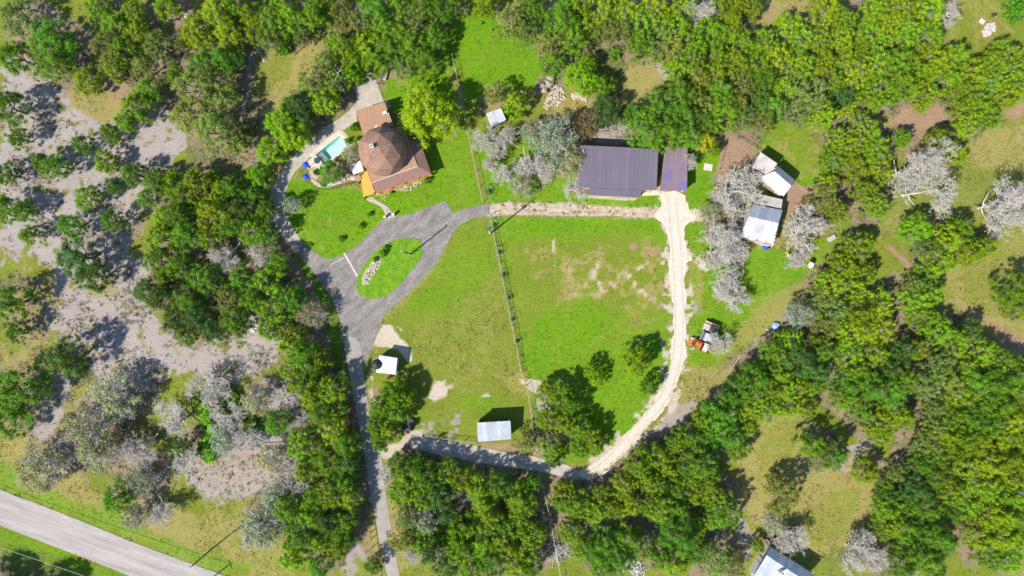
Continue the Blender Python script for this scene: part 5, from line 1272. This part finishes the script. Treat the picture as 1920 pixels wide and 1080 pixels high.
pt = thing('pallet', 'faded white pallet in the top right meadow', 'pallet', W3(1840.5, 40.5, 0), -.55)
for k in range(5): MB().box((0, -.36 + .18 * k, .13), (1.0, .15, .03)).build('board', M['white'], pt)
for k in range(3): MB().box((-.42 + .42 * k, 0, .055), (.09, .9, .1)).build('bearer', M['greywood'], pt)
wc = thing('wheelbarrow', 'dark wheelbarrow near the pallet in the top right meadow', 'wheelbarrow', W3(1861, 30, 0), .2)
b = MB(); b.prism([(-.4, -.3, .6), (.4, -.22, .6), (.4, .22, .6), (-.4, .3, .6)], .3); b.build('tub', M['darkmetal'], wc)
wheel(wc, (.55, 0, .2), .2, .1, 0)
for s in (-1, 1): MB().tube([(.5, s * .05, .25), (-.9, s * .28, .5)], .025, 5).build('handle', M['wood'], wc)
ty = thing('tyre', 'white-painted tyre lying at the top of the left wood', 'tyre', W3(350, 30, 0))
MB().ring((0, 0, .12), .32, .13, 22, 8).build('tread', M['white'], ty, True)
tp = tag(MB().rock((0, 0, .35), (.85, .7, .6), RNG).rock((.4, .25, .3), (.5, .5, .5), RNG).build('tarp_heap', M['bluetarp']), 'faded blue tarp heap at the edge of the right wood', 'tarp'); tp.location = W3(1452.5, 611, 0)
pk = tag(MB().box((0, 0, .06), (1.4, .22, .1), -.55).build('board', M['patio']), 'pale board lying beside the blue tarp heap', 'board'); pk.location = W3(1441.5, 620, 0)
bt = thing('bins', 'pair of teal tubs behind the barn', 'tub', W3(1097, 221, 0))
for (x, y, r) in ((-.15, .2, .28), (.55, -.75, .2)): MB().lathe((x, y, 0), [(r * .8, 0), (r, .5), (r * .9, .5), (r * .75, .1)], 12).build('tub', M['teal'], bt)
fw = thing('firewood_stack', 'small firewood stack behind the garage pad', 'firewood', W3(724, 141, 0), math.radians(75))
for i in range(3):
    for k in range(9):
        MB().tube([(-.9 + k * .2, -.3, .1 + i * .17), (-.9 + k * .2 + RNG.uniform(-.03, .03), .3, .1 + i * .17)], .085, 6).build('log', M['greywood'], fw)

# ---------------------------------------------------------------- rocks, brush, debris
rg = random.Random(17)
for i, (a, b_, s) in enumerate(((1018.5, 167, (.9, 1.1, .85)), (1028.5, 159, (.9, .85, .9)), (1033.5, 149, (.75, .9, .75)))):
    p = W3(a, b_, 0)
    o = MB().rock((0, 0, s[2] * .55), s, rg).build('boulder', M['boulder']); o.location = p
    tag(o, ('lowest', 'middle', 'topmost')[i] + ' of the three boulders at the lawn edge above the rock pile', 'boulder', 'boulders at the lawn edge')
def heap(name, label, cat, poly, n, s, m, h=.3, part='rock', piece_cap=300):
    t = thing(name, label, cat)
    P = [W(a, b_) for a, b_ in poly]
    xs = [p[0] for p in P]; ys = [p[1] for p in P]
    done = 0
    protos = [MB().rock((0, 0, 0), (1, 1, .8), rg).build(part, m, t) for _ in range(4)]
    while done < n:
        x, y = rg.uniform(min(xs), max(xs)), rg.uniform(min(ys), max(ys))
        d = float(sdf(P, np.array([x]), np.array([y]))[0])
        if d > 0: continue
        k = s * rg.uniform(.5, 1.5)
        o = protos[done] if done < 4 else copy_of(protos[done % 4], t)
        o.location = (x, y, k * .25 + min(h, -d * .35) * rg.uniform(.3, 1)); o.scale = (k, k * rg.uniform(.7, 1.1), k * rg.uniform(.6, .9)); o.rotation_euler = (rg.uniform(-.4, .4), rg.uniform(-.4, .4), rg.uniform(0, 6))
        done += 1
    return t
heap('rock_pile', 'larger pale limestone rock pile below the three boulders', 'rocks', [(1040, 158), (1055, 165), (1060, 185), (1045, 198), (1025, 205), (1017, 200), (1028, 180)], 210, .20, M['stone'])
heap('rock_pile', 'smaller pale rock pile against the lime-green trees', 'rocks', [(1072, 175), (1085, 172), (1102, 182), (1100, 193), (1085, 186), (1072, 186)], 112, .20, M['stone'])
heap('rock_bed', 'white rock bed on the grass island', 'rocks', [(699, 489), (714, 480), (717, 491), (710, 503), (697, 520), (690, 533), (680, 535), (677, 524), (688, 505)], 266, .18, M['stone'], .2)
heap('rock_border', 'pale rock border in front of the south porch', 'rocks', [(712, 362), (735, 352), (765, 343), (800, 331), (810, 335), (790, 345), (772, 356), (757, 358), (742, 358), (722, 364), (724, 378), (719, 378)], 168, .15, M['stone'], .1)
heap('rock_border', 'rocks at the garage corner beside the shaded lawn', 'rocks', [(719, 188), (732, 192), (733, 202), (725, 206)], 50, .17, M['stone'], .1)
heap('debris_pile', 'red and white debris pile at the edge of the soil clearing', 'debris', [(464, 596), (480, 590), (492, 612), (470, 622)], 34, .34, M['patio'])
heap('rubble_pile', 'grey and cream rubble pile in the top right meadow', 'debris', [(1848, 46), (1862, 42), (1866, 52), (1858, 66), (1844, 68), (1842, 58)], 60, .34, M['tanroof'])
def brush(name, label, cat, c, w, l, n, m, rz, rad=.05, long_=1.6, h=.7, align=None):
    t = thing(name, label, cat, (*W(*c), 0), rz)
    for i in range(n):
        x, y = rg.gauss(0, l / 3), rg.gauss(0, w / 3)
        a = rg.uniform(0, 6.28) if align is None else rg.gauss(0, align)
        L = long_ * rg.uniform(.5, 1.2) / 2; z = rg.uniform(.05, h) * math.exp(-(x / l) ** 2 * 2 - (y / w) ** 2 * 2) + .06; tl = rg.uniform(-.15, .15) if align is None else rg.uniform(-.04, .04)
        d = Vector((math.cos(a), math.sin(a), tl)); p = Vector((x, y, z))
        q0, q1 = p - d * L, p + d * L; q0.z = max(q0.z, .04); q1.z = max(q1.z, .04)
        r = rad * rg.uniform(.5, 1.3)
        MB().tube([q0, q1], [r, r * .6], 5).build('log' if align is not None else 'branch', m, t)
    return t
brush('log_pile', 'log pile beside the gravel road under the oaks', 'logs', (1355, 738), 2.0, 2.4, 42, M['greywood'], math.radians(40), .11, 3.0, .8, .12)
brush('brush_pile', 'grey brush pile beside the lower wire fence', 'brush', (1046, 1032), 3.2, 3.2, 110, M['greybark'], 0, .05, 1.8)
brush('brush_pile', 'grey brush pile in the gap of the lower cedar wood', 'brush', (868, 924), 2.6, 3.4, 90, M['greybark'], 1, .05, 1.8)
brush('debris_heap', 'heap of white boards at the bottom edge of the photo', 'debris', (1192, 1066), 1.8, 2.6, 40, M['white'], .4, .09, 1.4, .5)
brush('fallen_trunk', 'bleached fallen trunk by the dark rubble path', 'log', (487, 100), .5, .8, 5, M['deadbark'], math.radians(-58), .12, 4.0, .3, .12)
brush('fallen_trunk', 'slim fallen trunks beside the cedar clump at the lower road', 'log', (1018, 832), .6, .8, 6, M['post'], math.radians(40), .09, 4.2, .3, .1)
brush('fallen_trunk', 'grey fallen branches on the bare soil above the thinning trees', 'log', (300, 760), 1.2, 1.6, 14, M['greybark'], math.radians(60), .06, 2.6, .4, .5)
brush('branch_heap', 'pale tangled branches at the junction of the drives', 'brush', (726, 884), 1.6, 2.6, 60, M['greybark'], 1.3, .05, 1.6, .6)
# slender leaning dead trunk by the garage pad
lt = thing('dead_snag', 'slender white dead trunk leaning over the shaded garage pad', 'dead tree', W3(655, 172, 0))
MB().tube([(0, 0, 0), (-.35, .9, 3.2), (-.6, 1.4, 5.6), (-.9, 1.9, 7.2)], [.12, .1, .07, .03], 7).build('trunk', M['deadbark'], lt)
for (z, dx, dy) in ((3.6, .9, .5), (4.4, 1.0, -.2), (5.2, -.8, .3), (6.0, .6, .6)):
    MB().tube([(-.35 - (z - 3.2) * .1, .9 + (z - 3.2) * .22, z), (-.35 + dx, .9 + (z - 3.2) * .22 + dy, z + .6)], [.05, .02], 5).build('branch', M['deadbark'], lt)
# ---- crown meshes
def leaf_mesh(name, P, N, size, aspect, tint):
    """diamond leaves: P centres, N normals (n,3); tint (n,2)"""
    n = len(P)
    rnd = NP.normal(size=(n, 3))
    T = np.cross(N, rnd); T /= np.linalg.norm(T, axis=1, keepdims=True) + 1e-9
    B = np.cross(N, T)
    s = size[:, None]
    V = np.empty((n, 4, 3))
    V[:, 0] = P - T * s * aspect
    V[:, 1] = P - B * s * .62 + N * s * .12
    V[:, 2] = P + T * s * aspect
    V[:, 3] = P + B * s * .62 + N * s * .12
    me = bpy.data.meshes.new(name)
    me.vertices.add(n * 4); me.vertices.foreach_set("co", V.reshape(-1))
    me.loops.add(n * 4); me.loops.foreach_set("vertex_index", np.arange(n * 4, dtype=np.int32))
    me.polygons.add(n)
    me.polygons.foreach_set("loop_start", np.arange(0, n * 4, 4, dtype=np.int32))
    me.polygons.foreach_set("loop_total", np.full(n, 4, dtype=np.int32))
    me.update()
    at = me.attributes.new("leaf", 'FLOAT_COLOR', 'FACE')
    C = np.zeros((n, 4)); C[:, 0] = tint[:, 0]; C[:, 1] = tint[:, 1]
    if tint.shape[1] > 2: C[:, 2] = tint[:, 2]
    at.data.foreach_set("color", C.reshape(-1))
    me.materials.append(M['leaf'])
    return me

def unit(a):
    return a / (np.linalg.norm(a, axis=1, keepdims=True) + 1e-9)

def crown(name, R, z0, z1, n_clump, rc, n_leaf, size, aspect=1.3, flat=.85, up=.35, inner=.25, lobes=None, dz=.7, nz=.45, faded=.04):
    """clumps over a domed, uneven crown"""
    ph = NP.uniform(0, 6.28, 4); am = NP.uniform(.03, .13, 4)
    outl = lambda a: 1 + am[0] * np.sin(2 * a + ph[0]) + am[1] * np.sin(3 * a + ph[1]) + am[2] * np.sin(5 * a + ph[2]) + am[3] * .8 * np.sin(7 * a + ph[3])
    a = NP.uniform(0, 6.283, n_clump)
    q = np.sqrt(NP.uniform(0.0, 1, n_clump)) * .93
    rr = q * R * outl(a)
    prof = np.sqrt(np.clip(1 - q ** 2 * .93, 0, 1))
    hz = z0 + (z1 - z0) * prof ** 1.25 * NP.uniform(dz, 1.05, n_clump)
    low = NP.uniform(size=n_clump) < inner
    hz = np.where(low, z0 + (hz - z0) * NP.uniform(.15, .7, n_clump), hz)
    C = np.stack([rr * np.cos(a), rr * np.sin(a), hz], 1)
    if lobes:
        # a few deep gaps between limbs
        for _ in range(lobes):
            g = NP.uniform(-.75, .75, 2) * R
            keep = np.hypot(C[:, 0] - g[0], C[:, 1] - g[1]) > R * NP.uniform(.12, .22)
            C = C[keep]
    m = len(C)
    crad = rc * NP.uniform(.65, 1.3, m)
    ctint = NP.uniform(.15, .85, m); chue = NP.uniform(.1, .9, m)
    k = NP.integers(0, m, n_leaf)
    d = unit(NP.normal(size=(n_leaf, 3)) + np.array([0, 0, .45]))
    # ragged sprays: each clump is a lopsided tuft with a few trailing shoots, not a ball
    rad = crad[k] * np.clip(np.abs(NP.normal(.56, .28, n_leaf)), .05, 1.7)
    axes = NP.uniform(.55, 1.45, (m, 3)) * np.array([1, 1, flat])
    shoot = unit(NP.normal(size=(m, 3)) + np.array([0, 0, .35]))
    P = C[k] + d * rad[:, None] * axes[k] + shoot[k] * (crad[k] * NP.exponential(.28, n_leaf) * (NP.uniform(size=n_leaf) < .45))[:, None]
    # loose foliage between the tufts
    loose = NP.uniform(size=n_leaf) < .09
    P[loose] += NP.normal(size=(loose.sum(), 3)) * rc * np.array([.9, .9, .5])
    N = unit(d + NP.normal(size=(n_leaf, 3)) * nz + np.array([0, 0, up]))
    sz = size * NP.uniform(.6, 1.25, n_leaf)
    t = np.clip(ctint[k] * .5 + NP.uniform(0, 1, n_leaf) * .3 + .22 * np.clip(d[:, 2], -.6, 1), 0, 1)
    h = np.clip(chue[k] * .6 + NP.uniform(0, 1, n_leaf) * .4, 0, 1)
    fade = np.clip((NP.uniform(size=m) < faded)[k] * NP.uniform(.3, 1, n_leaf) + (NP.uniform(size=n_leaf) < faded * .5) * .8, 0, 1)
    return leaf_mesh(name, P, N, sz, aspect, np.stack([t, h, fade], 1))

def seg_mesh(name, segs, m):
    """three-sided tapered sticks"""
    A = np.array([s[0] for s in segs]); B = np.array([s[1] for s in segs])
    ra = np.array([s[2] for s in segs]); rb = np.array([s[3] for s in segs])
    D = unit(B - A)
    U = unit(np.cross(D, NP.normal(size=D.shape))); Wv = np.cross(D, U)
    n = len(A)
    V = np.empty((n, 6, 3))
    for k in range(3):
        t = 2 * math.pi * k / 3
        dirv = U * math.cos(t) + Wv * math.sin(t)
        V[:, k] = A + dirv * ra[:, None]
        V[:, 3 + k] = B + dirv * rb[:, None]
    F = []
    base = np.arange(n) * 6
    for k in range(3):
        k2 = (k + 1) % 3
        F.append(np.stack([base + k, base + k2, base + 3 + k2, base + 3 + k], 1))
    F = np.concatenate(F).astype(np.int32)
    me = bpy.data.meshes.new(name)
    me.vertices.add(n * 6); me.vertices.foreach_set("co", V.reshape(-1))
    nf = len(F)
    me.loops.add(nf * 4); me.loops.foreach_set("vertex_index", F.reshape(-1))
    me.polygons.add(nf)
    me.polygons.foreach_set("loop_start", np.arange(0, nf * 4, 4, dtype=np.int32))
    me.polygons.foreach_set("loop_total", np.full(nf, 4, dtype=np.int32))
    me.update(); me.validate()
    me.materials.append(m)
    return me

def branches(R, Ht, rng, n_limb=7, depth=4, twig=.022, spread=1.0, maxseg=9000):
    """recursive limbs spreading from a short trunk; returns (limb segs)"""
    segs = []
    def grow(p, d, L, r, lev):
        if len(segs) > maxseg: return
        n = 3 if lev < 2 else 2
        q = p
        for i in range(n):
            d2 = (d + Vector((rng.gauss(0, .22), rng.gauss(0, .22), rng.gauss(.03, .16)))).normalized()
            e = q + d2 * (L / n)
            r2 = r * (1 - .3 / n * (i + 1))
            segs.append((tuple(q), tuple(e), r * (1 - .3 / n * i), r2))
            if lev < depth and (i > 0 or lev > 0):
                for _ in range(2 if lev < depth - 1 else 3):
                    ax = Vector((rng.gauss(0, 1), rng.gauss(0, 1), rng.gauss(0, .7))).normalized()
                    dd = (d2 * .55 + ax * .8 * spread).normalized()
                    if dd.z < -.25: dd.z *= .3
                    grow(e, dd, L * rng.uniform(.5, .72), max(r2 * .55, twig), lev + 1)
            q, d = e, d2
    th = Ht * .28
    for i in range(n_limb):
        a = 2 * math.pi * (i + rng.uniform(-.3, .3)) / n_limb
        el = rng.uniform(.25, 1.0) if i % 3 else rng.uniform(.9, 1.3)
        d = Vector((math.cos(a) * math.cos(el), math.sin(a) * math.cos(el), math.sin(el)))
        grow(Vector((0, 0, th)), d, R * rng.uniform(.55, .75), (.11 if R < 5 else .055) * R / 3, 0)
    return segs

def trunk_mesh(name, R, Ht, rng, m, limbs=5):
    b = MB()
    lean = (rng.uniform(-.15, .15), rng.uniform(-.15, .15))
    top = Vector((lean[0], lean[1], Ht * .45))
    b.tube([(0, 0, -.15), (lean[0] * .3, lean[1] * .3, Ht * .15), tuple(top)], [.075 * R + .05, .055 * R + .03, .035 * R + .02], 7)
    for i in range(limbs):
        a = 2 * math.pi * (i + rng.uniform(-.3, .3)) / limbs
        e = top + Vector((math.cos(a) * R * .65, math.sin(a) * R * .65, Ht * rng.uniform(.12, .35)))
        s = top * rng.uniform(.55, 1.0)
        mid = (s + e) / 2 + Vector((0, 0, -.1 * R))
        b.tube([tuple(s), tuple(mid), tuple(e)], [.03 * R + .02, .022 * R + .015, .012 * R], 5)
    me = bpy.data.meshes.new(name)
    me.from_pydata(b.v, [], b.f); me.materials.append(m)
    return me

trng = random.Random(5)
PROTO = {}
# (crown meshes, trunk meshes, R, Ht, centre height)
PROTO['j'] = ([crown('crown', 3.0, 1.0, 6.4, 120, .42, 21000, .072, 1.5, 1.1, .25, .2, 3, .58, .45, .035) for _ in range(6)],
              [seg_mesh('trunk', branches(2.8, 5.4, random.Random(140 + i), 7, 3, .026, .9, 900) + [((0, 0, -.2), (.05, .03, 1.6), .2, .13)], M['twig']) for i in range(3)], 3.0, 6.4)
PROTO['o'] = ([crown('crown', 3.2, 1.6, 7.2, 105, .54, 20000, .076, 1.25, .8, .35, .2, 2, .62) for _ in range(5)],
              [trunk_mesh('trunk', 3.2, 7.2, trng, M['bark'], 6) for _ in range(3)], 3.2, 7.2)
PROTO['g'] = ([crown('crown', 3.2, 1.4, 6.8, 125, .44, 14500, .068, 1.4, .9, .3, .25, 4, .55, .5, .09) for _ in range(4)], PROTO['o'][1], 3.2, 6.8)
PROTO['t'] = PROTO['o']
PROTO['l'] = ([crown('crown', 3.4, 1.3, 7.0, 130, .50, 19000, .088, 1.3, .9, .35, .2, 2, .62) for _ in range(4)], PROTO['o'][1], 3.4, 7.0)
PROTO['y'] = PROTO['l']
PROTO['b'] = PROTO['g']
PROTO['u'] = ([crown('crown', 2.0, .1, 2.3, 40, .5, 4200, .12, 1.3, .8, .5, .3, 2) for _ in range(3)],
              [trunk_mesh('stem', 1.0, 2.0, trng, M['bark'], 5)], 2.0, 2.3)
big_leaf = crown('crown', 5.0, 1.5, 9.0, 240, .60, 40000, .10, 1.3, .9, .35, .2, 3, .62)
dead = []
for i in range(4):
    dead.append(seg_mesh('crown', branches(3.2, 6.4, random.Random(40 + i), 9, 4, .019, 1.0, 6000), M['deadbark']))
deadbig = [seg_mesh('crown', branches(6.0, 8.0, random.Random(60 + i), 12, 5, .022, 1.0, 17000), M['deadbark']) for i in range(2)]
PROTO['d'] = (dead, [trunk_mesh('trunk', 3.2, 3.6, trng, M['deadbark'], 4) for _ in range(2)], 3.2, 6.4)
sparse_twigs = [seg_mesh('branches', branches(3.2, 6.0, random.Random(80 + i), 6, 3, .03), M['greybark']) for i in range(3)]
PROTO['s'] = ([crown('crown', 3.2, 1.8, 6.4, 60, .7, 3600, .10, 1.4, .8, .3, .25, 3) for _ in range(3)], sparse_twigs, 3.2, 6.4)

def obj(name, me, parent):
    o = bpy.data.objects.new(name, me)
    col.objects.link(o); o.parent = parent
    return o

EXT = {}
for pr in list(PROTO.values()) + [([big_leaf] + deadbig,)]:
    for me in pr[0]:
        c_ = np.empty(len(me.vertices) * 3); me.vertices.foreach_get("co", c_)
        EXT[me.name] = float(np.percentile(np.hypot(c_[0::3], c_[1::3]), 96))
BASES = []
rng = random.Random(99)
for i, (px, py, r, k) in enumerate(trees):
    kind, cat, c = KIND[k]
    crowns, trunks, R, Ht = PROTO[k]
    rm = r * PX * 1.0
    hz = 1.0
    big = None
    if k == 'd' and r > 55: big = deadbig[i % 2]; R, Ht = 6.0, 8.0
    if k == 'l' and r > 45: big = big_leaf; R, Ht = 5.0, 9.0
    cm = big or crowns[rng.randrange(len(crowns))]
    s = rm / EXT[cm.name] * (1.15 if k in 'ds' else 1)
    # taller trees are wider, but less than in proportion
    H_t = Ht * ((rm / R) ** .6) * rng.uniform(.9, 1.12)
    sz = H_t / Ht
    hc = H_t * .62
    x, y = W(px, py, hc)
    BASES.append((x, y, rm, k))
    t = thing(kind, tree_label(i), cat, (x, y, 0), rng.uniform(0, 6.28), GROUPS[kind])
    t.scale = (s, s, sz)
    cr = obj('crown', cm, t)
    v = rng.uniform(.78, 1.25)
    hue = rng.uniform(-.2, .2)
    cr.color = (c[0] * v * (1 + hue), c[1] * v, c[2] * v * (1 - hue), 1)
    tr = obj('stem' if k == 'u' else ('branches' if k == 's' else 'trunk'), trunks[rng.randrange(len(trunks))], t)
# ---------------------------------------------------------------- uncountable cover
def scatter(n, accept, clus=None):
    out = []
    while len(out) < n:
        x = NP.uniform(-101, 101, 4000); y = NP.uniform(-58, 58, 4000)
        ix = np.clip(((x - gx[6]) / STEP).astype(int) + 6, 0, NXg - 1); iy = np.clip(((y - gy[7]) / STEP).astype(int) + 7, 0, NYg - 1)
        pr = accept(WT[:, iy, ix])
        if clus: pr = pr * smooth(.46, .62, fbm(x, y, clus, 301, 3)) + pr * .06
        k = NP.uniform(size=4000) < pr
        out += list(zip(x[k], y[k]))
    return np.array(out[:n])

ROADS = [[W(a, b) for a, b in ASPHALT]]
for o in list(col.objects):
    pass
def off_road(P, extra=()):
    m = np.ones(len(P), bool)
    for poly in ROAD_POLYS:
        m &= sdf(poly, P[:, 0], P[:, 1]) > .15
    return P[m]
ROAD_POLYS = [[W(a, b) for a, b in pp] for pp in (ASPHALT,
  [(643, 628), (662, 740), (692, 880), (722, 1040), (730, 1090), (750, 1090), (728, 970), (719, 880), (705, 820), (687, 740), (673, 634)],
  [(655, 207), (661, 162), (686, 137), (700, 133), (720, 192), (670, 228), (590, 285), (543, 340), (534, 395), (563, 449), (547, 466), (508, 405), (507, 360), (540, 302), (610, 238)],
  [(-60, 895), (250, 1017), (470, 1098), (250, 1081), (-60, 962)], [(590, 290), (640, 250), (660, 275), (605, 312)],
  [(667, 207), (721, 191), (737, 234), (787, 266), (808, 325), (706, 366), (680, 372), (665, 300)], [(1084, 270), (1290, 272), (1290, 360), (1200, 372), (1084, 370)],
  [(1238, 360), (1281, 358), (1300, 405), (1284, 450), (1287, 590), (1276, 700), (1216, 800), (1116, 898), (1084, 888), (1170, 822), (1246, 715), (1262, 620), (1249, 425), (1225, 402)],
  [(760, 826), (800, 820), (940, 846), (1060, 872), (1098, 886), (1050, 892), (900, 867), (775, 841)])]

def tufts(name, P, per, r, h, size, c, label, up=.6):
    n = len(P) * per
    k = np.repeat(np.arange(len(P)), per)
    sc = NP.uniform(.5, 1.4, len(P))[k]
    d = NP.normal(size=(n, 2)) * r * sc[:, None] * .6
    Z = np.abs(NP.uniform(.02, h, n)) * sc
    Q = np.stack([P[k, 0] + d[:, 0], P[k, 1] + d[:, 1], Z], 1)
    N = unit(NP.normal(size=(n, 3)) * .8 + np.array([0, 0, up]))
    tint = np.stack([np.clip(NP.uniform(0, 1, len(P))[k] * .6 + NP.uniform(0, 1, n) * .4, 0, 1), NP.uniform(0, 1, len(P))[k]], 1)
    me = leaf_mesh(name, Q, N, size * NP.uniform(.6, 1.3, n), 1.6, tint)
    o = bpy.data.objects.new(name, me); col.objects.link(o); o.color = (*c, 1)
    return tag(o, label, None, None, 'stuff')
P = off_road(scatter(9000, lambda w: np.clip(w[1] * .5 + w[2] * .9 + w[7] * .6 - w[0] * .8, 0, 1), 4.0))
tufts('dry_grass', P, 7, .30, .09, .08, (.30, .27, .07), 'tufts of dry grass over the meadows and verges')
P = off_road(scatter(6500, lambda w: np.clip(w[3] * .75 + w[7] * .3 + w[6] * .2, 0, 1), 5.0))
tufts('weeds', P, 10, .32, .24, .08, (.16, .18, .04), 'low weeds dotted over the bare soil')
P = off_road(scatter(3800, lambda w: np.clip(w[6] * 1.2 - .2, 0, 1)))
tufts('undergrowth', P, 16, .55, .7, .11, (.11, .17, .03), 'low green undergrowth between the trees')
P = off_road(scatter(5000, lambda w: np.clip(w[0] - .3, 0, 1)))
tufts('lawn_tufts', P, 6, .25, .05, .07, (.15, .29, .012), 'thicker tufts in the mown lawns', 1.2)

# loose pale stones along the gravel and over the bare soil
rs = random.Random(23)
P = scatter(2600, lambda w: np.clip(w[4] * .8 + w[3] * .35, 0, 1))
gv = []
for a, b_ in ((1238, 390), (1252, 430), (1260, 500), (1262, 600), (1250, 700), (1215, 770), (1160, 835), (1284, 430), (1288, 500), (1287, 600), (1276, 700), (1240, 780), (1180, 842), (960, 380), (1050, 383), (1150, 388), (1000, 404), (1100, 405), (1200, 407)):
    x, y = W(a, b_)
    for _ in range(26): gv.append((x + rs.gauss(0, 1.2), y + rs.gauss(0, 3.2 if a > 1230 else .5)))
allp = np.concatenate([P, np.array(gv)])
b = MB()
octv = [(1, 0, 0), (-1, 0, 0), (0, 1, 0), (0, -1, 0), (0, 0, 1)]
for (x, y) in allp:
    s = rs.uniform(.03, .10); q = rs.uniform(0, 6)
    b.add([(x + s * (v[0] * math.cos(q) - v[1] * math.sin(q)) * rs.uniform(.7, 1.2), y + s * (v[0] * math.sin(q) + v[1] * math.cos(q)), .01 + v[2] * s * .7) for v in octv], [(0, 2, 4), (2, 1, 4), (1, 3, 4), (3, 0, 4)])
gvo = b.build('gravel', M['stone']); tag(gvo, 'loose pale stones along the gravel tracks and bare soil', None, None, 'stuff')
